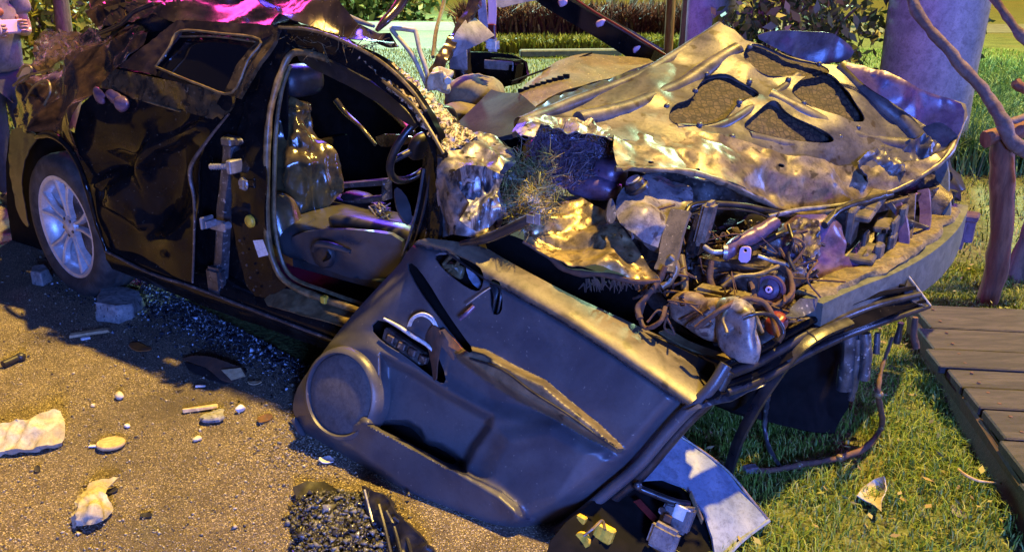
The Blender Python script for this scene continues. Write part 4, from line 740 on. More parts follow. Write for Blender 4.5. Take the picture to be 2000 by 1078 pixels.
gv = sheet([(985, 350), (1000, 330), (1030, 330), (1060, 344), (1084, 366), (1080, 400), (1050, 428), (1010, 440), (984, 432), (978, 390)], [(985, 350, 'l', .18), (1060, 344, 'l', .28), (1080, 400, 'l', .26), (984, 432, 'l', .06), (1030, 385, 'l', .12)], step=6, rough=[('n', .03, 9), ('c', .02, 16)], thick=.03)
gc = empty('grass_clod', gv[0].mean(0), 'clod of dry grass and earth jammed in the torn front wing', 'grass clod')
obj('earth', gv, M['stone'], gc); tuft('straw', gv[0][:len(gv[0]) // 2], 1500, .06, M['dry'], gc, .0013, .4)
tuft('straw', [P(x, y, 'l', .24) for x, y in zip(RNG.uniform(1000, 1080, 60), RNG.uniform(300, 370, 60))], 300, .06, M['dry'], gc, .001)
# --- engine bay
pt('bay_wall', sheet([(1080, 300), (1200, 290), (1400, 340), (1560, 400), (1760, 370), (1860, 320), (1850, 420), (1700, 560), (1560, 640), (1460, 700), (1300, 640), (1180, 480)], [(1080, 300, 'l', .62), (1400, 340, 'l', .95), (1860, 320, 'l', 1.55), (1700, 560, 'l', 1.0), (1460, 700, 'l', .5), (1180, 480, 'l', .6), (1450, 500, 'l', .85)], step=14, rough=[('n', .04, 6), ('c', .03, 10)], thick=.01), 'engine')
TK = pt('washer_tank', cat(sheet([(1200, 400), (1208, 376), (1226, 360), (1280, 350), (1330, 356), (1352, 376), (1350, 420), (1330, 470), (1300, 492), (1250, 468), (1214, 440)], [(1200, 400, 'l', .22), (1280, 350, 'l', .46), (1352, 376, 'l', .48), (1300, 492, 'l', .26), (1262, 410, 'l', .24), (1330, 440, 'l', .34)], step=4, rough=[('c', .030, 9), ('n', .010, 10)], thick=.05, sm=1)), 'tank', angle=50)
pt('tank_cap', lathe([(.001, .02), (.026, .02), (.029, .016), (.030, .0), (.036, -.004), (.036, -.014), (.001, -.014)], P(1242, 362, 'l', .30), ZU * .8 - W * .35 - U * .3, 26), 'rubber', TK, angle=30)
pt('cap_disc', lathe([(.001, .024), (.021, .024), (.023, .021), (.001, .019)], P(1242, 362, 'l', .30), ZU * .8 - W * .35 - U * .3, 22), 'cream', TK)
pt('violet_dome', cat(sellip(P(1190, 338, 'l', .46), U * .06, W * .06, ZU * .05, .9, n=24, m=16), sellip(P(1160, 365, 'l', .42), U * .10, W * .05, ZU * .04, .7, n=20, m=12, rough=[('n', .01, 10)])), 'violet_part')
pt('grey_fin', sheet([(1186, 400), (1194, 384), (1202, 400), (1204, 426), (1194, 440), (1184, 428)], [(1186, 400, 'l', .2), (1202, 400, 'l', .22), (1194, 440, 'l', .18)], step=5, thick=.01), 'steel')
pt('bay_bar', tube(pl([(1330, 412, .30), (1318, 450, .26), (1304, 510, .2), (1298, 530, .18)]), 1, prof=[(-.03, -.008), (-.03, .008), (.03, .008), (.03, -.008)], up=-W, k=5, rough=[('n', .004, 20)]), 'dash')
pt('bay_bar', tube(pl([(1330, 500, .30), (1336, 540, .26), (1338, 580, .22)]), .012, 8, 5), 'seal')
BX = pt('filter_box', box(P(1368, 450, 'l', .42), U * .03 - W * .02, W * .05, ZU * .08 + U * .015, .016, 2), 'engine')
pt('filter_lid', box(P(1378, 436, 'l', .38), U * .018, W * .03, ZU * .07 + U * .012, .012, 2), 'lump', BX)
pt('bay_frame', cat(tube(pl([(1340, 416, .34), (1352, 402, .38), (1390, 398, .46), (1450, 402, .55), (1500, 412, .62), (1560, 424, .74)]), .010, 8, 5), tube(pl([(1350, 420, .36), (1400, 408, .44), (1470, 414, .54), (1512, 432, .6)]), .004, 6, 5)), 'rubber')
HO = pt('air_hose', tube(pl([(1412, 500, .36), (1440, 478, .40), (1480, 456, .46), (1516, 432, .52)]), [.018, .023, .023, .018], 14, 8, rough=[('r', .003, 60)]), 'violet_part')
pt('hose_end', cat(tube(pl([(1376, 482, .34), (1392, 492, .33), (1414, 492, .35)]), .008, 8, 5), lathe([(.018, -.006), (.022, -.006), (.022, .006), (.018, .006)], P(1416, 492, 'l', .355), U + W * .5, 16, True)), 'steel_light', HO)
pt('air_hose', tube(pl([(1450, 494, .42), (1490, 474, .48), (1524, 458, .54), (1550, 452, .6)]), .011, 10, 6), 'rubber')
pt('pulley_cover', lathe([(.001, .01), (.03, .012), (.05, .004), (.052, -.01), (.001, -.01)], P(1470, 448, 'l', .62), -W + ZU * .4 - U * .2, 24), 'plastic')
for k in range(7): pt('cover_bolt', sellip(P(1470 + 17 * math.cos(k * .9), 448 + 15 * math.sin(k * .9), 'l', .605), U * .007, W * .007, ZU * .007, 1, n=8, m=6), 'steel_light')
pt('grey_plate', sellip(P(1508, 482, 'l', .55), U * .03, W * .01, ZU * .035, .6, n=16, m=10), 'tank')
BK = pt('pink_bracket', sheet([(1444, 490), (1448, 482), (1464, 482), (1467, 490), (1464, 514), (1442, 512)], onl(.34), [[(1452, 486), (1459, 486), (1459, 493), (1452, 493)]], step=4, thick=.005), 'pink')
pt('bracket_backing', box(P(1456, 495, 'l', .36), U * .02, W * .004, ZU * .02, .002), 'dark', BK, False)
pt('engine_block', cat(box(P(1440, 530, 'l', .46), U * .12, W * .10, ZU * .05, .02, 2), sellip(P(1400, 545, 'l', .42), U * .08, W * .08, ZU * .06, .6, n=20, m=12, rough=[('c', .02, 14)]), sellip(P(1500, 540, 'l', .5), U * .09, W * .08, ZU * .06, .6, n=20, m=12, rough=[('c', .02, 14)])), 'engine')
PU = pt('pulley', lathe([(.001, .012), (.010, .014), (.014, .004), (.03, .0), (.034, .012), (.042, .012), (.044, -.01), (.001, -.012)], P(1504, 566, 'l', .38), -W * .9 + ZU * .3, 26), 'violet_part', angle=30)
pt('pulley_nut', lathe([(.004, .018), (.009, .018), (.010, .012), (.004, .012)], P(1504, 566, 'l', .375), -W * .9 + ZU * .3, 16, True), 'pink', PU)
pt('drive_belt', cat(*[tube(pl([(1466, 552 + 4 * k, .36), (1480, 590 + 5 * k, .32), (1516, 596 + 5 * k, .33), (1546, 572 + 5 * k, .38), (1540, 530 + 3 * k, .44), (1514, 512 + 3 * k, .46)]), .008, 8, 6, rough=[('r', .002, 80)]) for k in range(3)]), 'rust')
pt('cast_lump', sellip(P(1372, 600, 'l', .20), U * .10, W * .06, ZU * .062 + U * .02, .7, n=34, m=22, rough=[('c', .035, 9), ('n', .008, 16)]), 'lump', angle=50)
pt('cast_bar', box(P(1414, 578, 'l', .26), U * .085, W * .03, ZU * .018, .01, 2), 'foam')
pt('cast_lump', sellip(P(1446, 640, 'l', .12), U * .075, W * .05, ZU * .07, .75, n=34, m=22, rough=[('c', .030, 10), ('n', .008, 18)]), 'tank', angle=50)
pt('torn_foil', sheet([(1534, 632), (1548, 596), (1564, 582), (1590, 588), (1592, 606), (1560, 620), (1546, 634)], [(1534, 632, 'l', .20), (1564, 582, 'l', .34), (1592, 606, 'l', .36), (1546, 634, 'l', .2)], step=4, rough=[('c', .025, 14)], thick=.002, sm=0), 'steel')
pt('red_lump', sellip(P(1514, 634, 'l', .2), U * .03, W * .03, ZU * .03, .8, n=16, m=10, rough=[('c', .012, 20)]), 'red')
for c, r, mk in (([(1258, 590, .12), (1250, 620, .08), (1262, 640, .06), (1290, 628, .06), (1300, 600, .1)], .007, 'rust'), ([(1300, 520, .16), (1286, 550, .14), (1262, 580, .1), (1246, 600, .08), (1250, 622, .06)], .009, 'rust'), ([(1308, 500, .2), (1322, 520, .2), (1310, 548, .18), (1292, 560, .16)], .010, 'seal'), ([(1360, 640, .06), (1400, 610, .07), (1440, 588, .12), (1470, 584, .16), (1500, 600, .16), (1520, 660, .12)], .008, 'rust'), ([(1420, 650, .05), (1412, 620, .08), (1430, 600, .1), (1470, 610, .1), (1490, 650, .08)], .005, 'seal'), ([(1410, 560, .26), (1440, 540, .3), (1480, 536, .34), (1520, 520, .42)], .007, 'seal'), ([(1480, 500, .4), (1510, 510, .42), (1540, 518, .46), (1566, 526, .5)], .006, 'steel_light'), ([(1390, 510, .32), (1386, 540, .3), (1392, 566, .28)], .010, 'rust'), ([(1160, 446, .25), (1220, 428, .26), (1290, 408, .3), (1318, 400, .34)], .004, 'rust'), ([(1450, 622, .03), (1480, 612, .05), (1512, 618, .09), (1530, 648, .1), (1520, 668, .08)], .006, 'rubber'), ([(1540, 440, .55), (1548, 470, .5), (1540, 500, .46), (1552, 530, .44)], .006, 'rubber'), ([(1610, 440, .7), (1640, 410, .8), (1690, 392, .92), (1740, 380, 1.05)], .012, 'rubber'), ([(1500, 424, .6), (1560, 410, .74), (1620, 404, .86), (1700, 392, 1.0)], .008, 'steel_light')):
    pt('cable', tube(pl(c), r, 8, 6, rough=[('n', r * .25, 60)]), mk)
# bits packed between the big pieces: too small to single out
bits = []
for k in range(520):
    x, y = RNG.uniform(1250, 1590), RNG.uniform(430, 640)
    if y > 470 + (x - 1270) * .9 or y < 430 + abs(x - 1420) * .12: continue
    l = .58 - (y - 430) / 210 * .36 + (x - 1420) / 300 * .25 + RNG.uniform(0, .08); r = RNG.uniform(.008, .026); c = P(x, y, 'l', l); A = np.linalg.qr(RNG.normal(0, 1, (3, 3)))[0] * r
    bits.append(box(c, A[0], A[1] * RNG.uniform(.3, 1), A[2] * RNG.uniform(.2, .8), r * .2, 1, r * .12) if k % 3 else tube([c - A[0] * 2, c + A[1] * .4, c + A[2] * 1.5], r * .3, 6, 4))
pt('engine_debris', cat(*bits), 'engine', angle=30, kind='stuff')
# --- front: radiator, supports, bumper beam
RAD = pt('radiator', sheet([(1536, 436), (1560, 418), (1600, 424), (1640, 444), (1650, 500), (1692, 510), (1690, 550), (1640, 566), (1600, 552), (1560, 520), (1534, 500)], [(1536, 436, 'l', .62), (1640, 444, 'l', .80), (1690, 510, 'l', .82), (1640, 566, 'l', .66), (1534, 500, 'l', .55), (1600, 490, 'l', .66)], step=5, rough=[('c', .022, 8), ('n', .01, 14)], thick=.06, sm=0), 'violet_part')
pt('radiator_face', sheet([(1540, 440), (1562, 424), (1600, 432), (1604, 480), (1590, 506), (1548, 492)], [(1540, 440, 'l', .59), (1604, 480, 'l', .64), (1548, 492, 'l', .53)], step=5, rough=[('v', .008, 60)], thick=.008, sm=0), 'engine', RAD)
pt('radiator_pipe', tube(pl([(1640, 560, .62), (1656, 546, .66), (1672, 540, .70), (1690, 536, .76)]), .012, 8, 5), 'seal', RAD)
def cbox(x, y, l, a, b, c, yaw=0, pitch=0, bev=.006):
    ca, sa = math.cos(R(yaw)), math.sin(R(yaw)); u2 = U * ca + W * sa; w2 = -U * sa + W * ca; cp_, sp_ = math.cos(R(pitch)), math.sin(R(pitch)); w3 = w2 * cp_ + ZU * sp_; z3 = -w2 * sp_ + ZU * cp_
    return box(P(x, y, 'l', l), u2 * a, w3 * b, z3 * c, bev, 1, .002)
for args in ((1664, 440, .86, .012, .055, .066, 0, 4), (1690, 412, .92, .035, .09, .012, 0, 4), (1686, 536, .82, .010, .03, .08, 0, 2), (1712, 520, .86, .012, .026, .08, 0, 2), (1690, 494, .84, .04, .085, .010, 0, 4), (1726, 440, .98, .026, .05, .012, 4, 6), (1722, 466, .98, .010, .04, .03, 0, 6), (1746, 450, 1.0, .008, .04, .045, 0, 6), (1704, 396, 1.0, .03, .10, .016, 0, 6), (1740, 490, .98, .010, .03, .06, 0, 0), (1762, 430, 1.08, .012, .03, .05, 0, 0), (1690, 470, .9, .008, .03, .03, 0, 0)):
    pt('front_support', cbox(*args), 'support', smooth=False)
for x, y, l in ((1657, 480, .80), (1700, 520, .80), (1728, 452, .93), (1738, 452, .94)): pt('support_hole', lathe([(.001, .002), (.008, .001), (.009, -.004), (.001, -.004)], P(x, y, 'l', l), -W * .6 + U * .8, 12), 'dark')
BB = pt('bumper_beam', tube(pl([(1580, 620, .40), (1640, 592, .56), (1720, 560, .80), (1790, 520, 1.06), (1836, 480, 1.28), (1858, 445, 1.45), (1864, 425, 1.55)]), 1, prof=[(-.03, -.075), (-.045, -.05), (-.045, -.02), (-.036, -.008), (-.045, .004), (-.045, .045), (-.03, .058), (.04, .058), (.04, -.075)], up=ZU, k=6, rough=[('n', .006, 6)]), 'beam')
pt('impact_foam', tube(pl([(1576, 580, .43), (1640, 550, .59), (1720, 514, .83), (1786, 474, 1.09), (1834, 434, 1.33), (1856, 408, 1.46)]), 1, prof=[(-.035, -.012), (-.04, .004), (-.025, .012), (.03, .012), (.04, .0), (.035, -.014)], up=ZU, k=8, rough=[('c', .014, 16), ('n', .008, 40)]), 'foam', BB)
for x, y in ((1815, 532), (1824, 526), (1834, 518), (1760, 560), (1845, 500)): pt('beam_hole', box(P(x, y, 'l', 1.04 + (x - 1800) * .0052), U * .012, W * .006, ZU * .008, .002), 'dark', BB, False)
for k, (a, b) in enumerate((((1752, 400, 1.1), (1764, 440, 1.08), (1770, 510, 1.04)), ((1800, 370, 1.3), (1806, 420, 1.26), (1800, 470, 1.2)), ((1838, 320, 1.5), (1842, 360, 1.48), (1846, 420, 1.42)), ((1730, 400, 1.05), (1760, 420, 1.1), (1810, 440, 1.2)), ((1780, 380, 1.25), (1786, 450, 1.2), (1764, 520, 1.1)), ((1700, 470, .98), (1760, 470, 1.1), (1800, 430, 1.2))) if 0 else []): pass
for c, r, mk in (([(1752, 400, 1.10), (1764, 440, 1.06), (1768, 520, 1.0)], .016, 'violet_part'), ([(1804, 372, 1.3), (1808, 420, 1.24), (1800, 476, 1.16)], .018, 'violet_part'), ([(1838, 318, 1.52), (1842, 360, 1.46), (1844, 430, 1.38)], .022, 'beam'), ([(1736, 396, 1.08), (1766, 430, 1.1), (1812, 446, 1.2)], .008, 'steel'), ([(1782, 380, 1.22), (1776, 450, 1.12), (1762, 522, 1.0)], .012, 'engine'), ([(1700, 410, 1.0), (1770, 392, 1.2), (1830, 372, 1.42)], .014, 'engine')):
    pt('front_strut', tube(pl(c), 1, prof=[(-r, -r * .5), (-r, r * .5), (r, r * .5), (r, -r * .5)], up=-W, k=5, rough=[('n', .004, 14)]), mk, smooth=False)
pt('condenser', sheet([(1720, 420), (1790, 390), (1840, 380), (1850, 430), (1800, 480), (1740, 530), (1700, 540)], [(1720, 420, 'l', 1.14), (1840, 380, 'l', 1.5), (1800, 480, 'l', 1.24), (1700, 540, 'l', 1.0)], step=8, rough=[('r', .01, 24, (1, 1, 3))], thick=.02), 'dark')
HL = pt('headlamp_remains', sheet([(1806, 366), (1822, 330), (1840, 306), (1858, 300), (1862, 326), (1882, 340), (1880, 372), (1866, 376), (1870, 396), (1856, 382), (1830, 386)], [(1806, 366, 'l', 1.42), (1858, 300, 'l', 1.62), (1882, 350, 'l', 1.6), (1850, 384, 'l', 1.5)], [[(1838, 340), (1852, 336), (1854, 356), (1840, 360)]], step=5, rough=[('c', .022, 10)], thick=.03, sm=0), 'plastic')
pt('lamp_spike', tube(pl([(1862, 372, 1.5), (1858, 384, 1.5), (1862, 402, 1.5)]), [.018, .014, .001], 6, 4), 'plastic', HL)
FL = pt('fog_lamp', box(P(1880, 450, 'l', 1.66), U * .04 + W * .02, W * .05, ZU * .075, .03, 2), 'violet_part')
pt('lamp_mount', box(P(1884, 422, 'l', 1.64), U * .05, W * .04, ZU * .014, .006), 'violet_part', FL, False)
# --- ruined front suspension under the nose
pt('suspension_strut', box(P(1630, 770, 's', 3.0), U * .035, W * .03, ZU * .20 + U * .02, .006, 1, .004), 'rust', smooth=False)
for c, r, mk in (([(1660, 650, .62), (1656, 700, .62), (1648, 760, .62)], .026, 'steel'), ([(1690, 650, .62), (1692, 690, .62), (1688, 740, .62)], .018, 'steel'), ([(1676, 660, .62), (1672, 720, .62), (1662, 780, .64)], .014, 'steel'), ([(1714, 650, .7), (1712, 690, .7)], .01, 'steel'), ([(1788, 620, .98), (1784, 650, .98), (1790, 680, .98)], .011, 'rust'), ([(1760, 630, .9), (1752, 670, .9)], .01, 'rubber')):
    pt('suspension_part', tube(pl(c), r, 8, 5, rough=[('n', .006, 18)]), mk)
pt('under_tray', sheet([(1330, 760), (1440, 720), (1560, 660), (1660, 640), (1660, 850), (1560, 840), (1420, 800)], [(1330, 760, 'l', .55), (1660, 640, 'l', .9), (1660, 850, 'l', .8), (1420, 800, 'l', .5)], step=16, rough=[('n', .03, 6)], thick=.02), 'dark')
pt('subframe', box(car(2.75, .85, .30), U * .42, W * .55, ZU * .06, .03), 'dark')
# loose wiring loom on the grass in front of the nose
lm = [P(1742, 660, 'l', .8), P(1722, 720, 'l', .68), P(1716, 770, 'l', .55), gpt_(1724, 832, .06) if 0 else P(1722, 830, 'z', .05), P(1690, 874, 'z', .035), P(1620, 898, 'z', .03), P(1560, 908, 'z', .035), P(1510, 918, 'z', .03), P(1462, 916, 'z', .03)]
wl = empty('wiring_loom', lm[6], 'brown wiring loom with a plug end curving over the dark grass', 'wiring')
obj('loom', tube(lm, [.005, .006, .008, .010, .011, .010, .010, .009, .009], 10, 8, rough=[('n', .003, 40)]), M['rust'], wl); obj('plug', box(P(1466, 916, 'z', .03), (.022, .004, 0), (-.003, .014, 0), (0, 0, .012), .004), M['tank'], wl, False)
for x, y in ((1560, 909), (1640, 894), (1712, 760)): obj('tape', sellip(P(x, y, 'z', .034) if y > 800 else lm[2], U * .014, W * .012, ZU * .012, .8, n=10, m=8), M['seal'], wl)
tag(obj('thin_cable', tube([P(1500, 770, 'z', .25), P(1496, 800, 'z', .16), P(1494, 840, 'z', .08), P(1504, 880, 'z', .04), P(1526, 914, 'z', .03)], [.007, .009, .007, .008, .006], 8, 6, rough=[('n', .003, 50)]), M['steel']), 'short knotted grey cable hanging down left of the wiring loom', 'cable')
# ================================================================ the door torn off and propped against the front wing
dA, dC, dD = P(570, 800, 'z', .10), P(820, 465, 'd', 2.68), P(1415, 715, 'd', 2.22)
DN = np.cross(dD - dC, dA - dC); DN /= np.linalg.norm(DN); DN = DN if DN @ (CAMP - dC) > 0 else -DN
DX = (dD - dC) / np.linalg.norm(dD - dC); DY = np.cross(DN, DX); DY = DY if DY[2] > 0 else -DY
def dpos(x, y, h=0):
    x = np.atleast_1d(x).astype(float); y = np.atleast_1d(y).astype(float); h = np.broadcast_to(h, x.shape); d = rays(x, y)
    return CAMP + d * (((dC - CAMP) @ DN + h) / (d @ DN))[:, None]
def dp(x, y, h=0): return dpos(x, y, h)[0]
DR = empty('torn_off_door', np.array([*P(860, 1060, 'z', .0)[:2], 0]), 'torn off dark car door with its inner trim facing up, leaning on the front wing', 'car door')
def dt(name, m, mk, parent=None, smooth=True, angle=None): return obj(name, m, M[mk], parent or DR, smooth, angle)
OUT = [(800, 486), (822, 464), (876, 470), (940, 478), (1000, 514), (1100, 568), (1250, 638), (1352, 686), (1416, 716), (1384, 756), (1330, 806), (1288, 852), (1240, 906), (1186, 952), (1120, 1006), (1056, 1044), (990, 1062), (920, 1062), (866, 1048), (800, 1008), (702, 932), (640, 888), (592, 846), (572, 806), (572, 780), (584, 748), (622, 698), (680, 624), (742, 556), (778, 520)]
PADL = np.array([(790, 470), (872, 492), (940, 540), (1000, 572), (1100, 630), (1200, 694), (1312, 772), (1360, 806)])
ARM = [(884, 690), (912, 674), (948, 682), (1010, 716), (1066, 742), (1110, 780), (1172, 828), (1222, 878), (1206, 884), (1140, 852), (1080, 816), (1010, 782), (950, 744), (900, 706)]
RECESS = [(742, 690), (812, 724), (880, 768), (964, 812), (960, 836), (930, 876), (905, 926), (860, 900), (790, 862), (722, 826), (744, 770)]
POCKET = [(716, 828), (752, 822), (796, 822), (822, 838), (832, 858), (862, 866), (908, 898), (912, 924), (880, 916), (832, 890), (770, 856)]
WALL = np.array([(712, 826), (780, 866), (850, 902), (910, 936), (970, 974), (1014, 1012)])
BULGE = [(600, 720), (640, 664), (720, 664), (800, 704), (880, 752), (960, 800), (1000, 806), (1100, 822), (1180, 880), (1200, 900), (1120, 980), (1030, 1030), (900, 1040), (800, 980), (680, 890), (596, 830)]
def door_h(x, y, extra=True):
    outline = densify(chaikin(OUT, 1), 12); d = segdist(x, y, outline)
    h = -.07 * (1 - np.clip(d / 46, 0, 1)) ** 2
    side = np.zeros(len(x)); dl = segdist(x, y, PADL, False)
    yl = np.interp(x, PADL[:, 0], PADL[:, 1]); up = (y < yl)
    qn = np.clip(dl / 78, 0, 1.3)
    h = np.where(up, .018 - .155 * qn ** 1.7, h)
    h -= .014 * np.exp(-(dl / 4.5) ** 2)
    h += .028 * sstep(sdist(x, y, BULGE) / 40 + .5)
    h += .062 * sstep(sdist(x, y, ARM) / 16 + .1)
    h += .020 * sstep((sdist(x, y, [(1080, 820), (1180, 880), (1100, 990), (1000, 1020), (930, 940), (975, 838)]) + 10) / 40)
    h -= .055 * sstep(sdist(x, y, RECESS) / 22 + .2)
    h -= .075 * sstep(sdist(x, y, POCKET) / 12 + .2)
    dw = segdist(x, y, WALL, False); below = y > np.interp(x, WALL[:, 0], WALL[:, 1])
    h += np.where(below, .045 * np.exp(-dw / 70), .045 * np.exp(-(dw / 15) ** 2)) * sstep((x - 640) / 90) * sstep((1060 - x) / 60) * sstep(d / 40)
    return h
HOLES = [[(730, 832), (760, 828), (796, 830), (818, 848), (830, 868), (858, 874), (896, 900), (880, 908), (834, 884), (776, 852)],
         [(846, 500), (862, 492), (900, 500), (936, 518), (946, 540), (940, 566), (926, 570), (896, 552), (862, 524)],
         [(954, 552), (964, 544), (978, 552), (982, 600), (974, 616), (958, 612)],
         [(792, 516), (806, 512), (836, 550), (868, 604), (900, 650), (926, 684), (914, 690), (886, 660), (846, 606), (814, 562)],
         [(720, 640), (742, 620), (800, 656), (852, 688), (872, 736), (866, 752), (836, 730), (790, 694), (748, 668)]]
TR = dt('trim_panel', sheet(OUT, lambda x, y: dpos(x, y, door_h(x, y)), HOLES, step=3.8, rough=[('n', .003, 5)], thick=.006, sm=1, hsm=1), 'trim')
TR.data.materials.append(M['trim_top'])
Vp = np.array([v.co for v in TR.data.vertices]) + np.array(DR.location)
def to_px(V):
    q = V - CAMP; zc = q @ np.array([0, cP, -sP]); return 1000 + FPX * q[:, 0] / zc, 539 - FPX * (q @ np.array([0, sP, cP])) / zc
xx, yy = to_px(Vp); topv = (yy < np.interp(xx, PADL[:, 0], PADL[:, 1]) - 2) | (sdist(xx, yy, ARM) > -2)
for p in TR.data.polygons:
    if sum(topv[i] for i in p.vertices) == len(p.vertices): p.material_index = 1      # upper pad and armrest: yellow lamplight put into a browner trim colour
dt('door_frame', sheet([(p[0] + (1000 - p[0]) * .03, p[1] + (760 - p[1]) * .03) for p in OUT], lambda x, y: dpos(x, y, -.105), step=22, rough=[('n', .02, 7)], thick=.02), 'dark')
c = dp(664, 770, .045); ring = lathe([(.128, -.05), (.132, .004), (.136, .010), (.146, .006), (.154, -.015), (.158, -.06)], c, DN, 56)
SP = dt('speaker_cover', lathe([(.001, .006), (.10, .004), (.124, .0), (.131, -.006), (.131, -.03), (.001, -.03)], c, DN, 56), 'speaker'); dt('speaker_ring', (ring[0], ring[1][:-2]), 'trim', SP)
dt('armrest_seam', tube([dp(*q_) for q_ in ((918, 700, .066), (980, 722, .075), (1040, 766, .075), (1104, 806, .07), (1160, 846, .062), (1206, 878, .052))], .0035, 6, 5), 'rubber', TR)
dt('pad_groove', tube([dp(x, y, -.004) for x, y in PADL[1:7]], .004, 6, 5), 'rubber', TR)
dt('mirror_bracket', cat(tube([dp(866, 516, -.05), dp(884, 500, -.03), dp(896, 512, -.04), dp(876, 530, -.06)], .006, 6, 5), tube([dp(858, 524, -.07), dp(884, 520, -.05), dp(900, 536, -.07)], .008, 6, 5), box(dp(890, 528, -.07), DX * .03, DY * .02, DN * .01, .004)), 'seal')
dt('inner_handle', sheet([(908, 520), (918, 522), (944, 560), (938, 568), (918, 550)], lambda x, y: dpos(x, y, -.04), step=5, thick=.008), 'white_panel')
dt('handle_mechanism', cat(box(dp(966, 580, -.05), DX * .016, DY * .05, DN * .015, .004), tube([dp(958, 556, -.02), dp(966, 580, -.01), dp(962, 610, -.02)], .004, 6, 4), tube([dp(976, 556, -.02), dp(978, 580, -.01), dp(972, 612, -.02)], .004, 6, 4)), 'plastic')
dt('loose_rod', tube([dp(958, 562, .01), dp(940, 574, .025), dp(910, 596, .03)], .0022, 6, 4), 'steel_light'); dt('chrome_lever', tube([dp(926, 598, .025), dp(912, 612, .035), dp(898, 624, .04)], [.007, .008, .005], 8, 4), 'violet_part')
dt('window_switch', cat(box(dp(790, 676, -.03), DX * .085 - DY * .012, DY * .022, DN * .018, .006), *[box(dp(x, y, -.004), DX * .014, DY * .012, DN * .010, .003) for x, y in ((764, 662), (786, 676), (806, 688), (828, 702))]), 'engine', angle=30)
dt('switch_rim', tube([dp(750, 622, .012), dp(776, 636, .018), (dp(806, 656, .02)), dp(832, 672, .016), dp(850, 690, .01)], [.004, .006, .007, .006, .004], 8, 5), 'white')
for o_ in range(2): dt('white_wire', tube([dp(796 + 4 * o_, 640, -.01), dp(804 + 4 * o_, 622, .03), dp(824, 612 + 4 * o_, .04), dp(844 - 3 * o_, 620 + 4 * o_, .03), dp(856 - 3 * o_, 642, .0)], .0035, 8, 6), 'white')
dt('torn_trim', sheet([(830, 656), (846, 634), (862, 648), (892, 694), (886, 704), (860, 676), (854, 740), (846, 744), (838, 700)], lambda x, y: dpos(x, y, .01 + .02 * np.sin(x * .06)), step=5, rough=[('c', .012, 18)], thick=.003, sm=0), 'rust')
dt('torn_trim', sheet([(856, 646), (868, 642), (904, 684), (900, 690), (874, 676)], lambda x, y: dpos(x, y, .03 - .0004 * (x - 856)), step=4, rough=[('c', .008, 18)], thick=.003, sm=0), 'orange')
dt('edge_seal', tube([dp(*q_) for q_ in ((1418, 712, -.03), (1386, 760, -.02), (1334, 810, -.02), (1292, 856, -.02), (1246, 910, -.02), (1190, 958, -.02), (1124, 1012, -.02), (1058, 1052, -.02), (990, 1072, -.02), (900, 1074, -.02))], .017, 10, 6), 'trim')
dt('edge_seal', tube([dp(*q_) for q_ in ((1424, 724, -.06), (1396, 772, -.06), (1346, 820, -.06), (1302, 870, -.06), (1254, 926, -.06), (1196, 976, -.06), (1130, 1030, -.06), (1060, 1068, -.06))], .016, 10, 6), 'rubber')
dt('lower_flange', tube([dp(*q_) for q_ in ((574, 818, -.05), (604, 866, -.045), (660, 912, -.045), (716, 952, -.045), (806, 1022, -.045), (870, 1064, -.045))], .012, 8, 6), 'trim')
dt('bottom_frame', sheet([(708, 948), (742, 966), (800, 1024), (860, 1090), (740, 1100), (722, 1020)], [(708, 948, 'z', .10), (860, 1090, 'z', .06), (742, 966, 'z', .12), (740, 1100, 'z', .015), (722, 1020, 'z', .04)], step=6, rough=[('r', .012, 10, (1, 1, 2))], thick=.012, sm=0), 'rubber')
dt('frame_lip', tube([P(712, 956, 'z', .11), P(726, 1010, 'z', .06), P(744, 1072, 'z', .03), P(752, 1100, 'z', .03)], .004, 6, 5), 'steel_light')
for k in range(3): dt('frame_rib', tube([P(740 + 14 * k, 985 + 12 * k, 'z', .11), P(752 + 18 * k, 1030, 'z', .08), P(766 + 20 * k, 1090, 'z', .06)], .005, 6, 5), 'plastic')
# lower inner steel of the door hanging out beneath the trim
dt('lower_panel', sheet([(1216, 906), (1262, 866), (1300, 838), (1330, 846), (1420, 920), (1470, 980), (1502, 1016), (1476, 1036), (1440, 1062), (1400, 1100), (1392, 1050), (1376, 1000), (1340, 950), (1296, 934), (1256, 936)], [(1216, 906, 'z', .20), (1300, 838, 'z', .24), (1420, 920, 'z', .14), (1502, 1016, 'z', .035), (1440, 1062, 'z', .03), (1376, 1000, 'z', .10), (1296, 934, 'z', .17)], step=6, rough=[('n', .008, 6), ('c', .004, 12)], thick=.008, sm=0), 'white_panel')
dt('panel_edge', tube([P(1302, 836, 'z', .245), P(1360, 872, 'z', .20), P(1422, 920, 'z', .145), P(1470, 978, 'z', .08), P(1502, 1016, 'z', .04)], .004, 6, 5), 'seal')
dt('panel_lip', tube([P(1502, 1016, 'z', .04), P(1474, 1036, 'z', .035), P(1440, 1064, 'z', .035), P(1410, 1100, 'z', .035)], .006, 6, 5), 'white_panel')
dt('inner_cavity', sheet([(1080, 1040), (1180, 960), (1260, 916), (1330, 950), (1380, 1010), (1390, 1100), (1060, 1100)], [(1080, 1040, 'z', .10), (1260, 916, 'z', .14), (1390, 1080, 'z', .02), (1060, 1100, 'z', .04)], step=14, rough=[('n', .02, 8)], thick=.006), 'dark')
MO = dt('window_motor', cat(box(P(1322, 1010, 'z', .10), DX * .045 + ZU * .01, DY * .04, DN * .02, .008, 2), box(P(1296, 1050, 'z', .09), DX * .04, DY * .035, DN * .018, .01, 2)), 'tank')
dt('motor_plate', box(P(1330, 1002, 'z', .125), DX * .022, DY * .020, DN * .004, .002), 'white', MO, False); dt('motor_plug', box(P(1304, 1012, 'z', .12), DX * .011, DY * .011, DN * .006, .002), 'rust', MO, False)
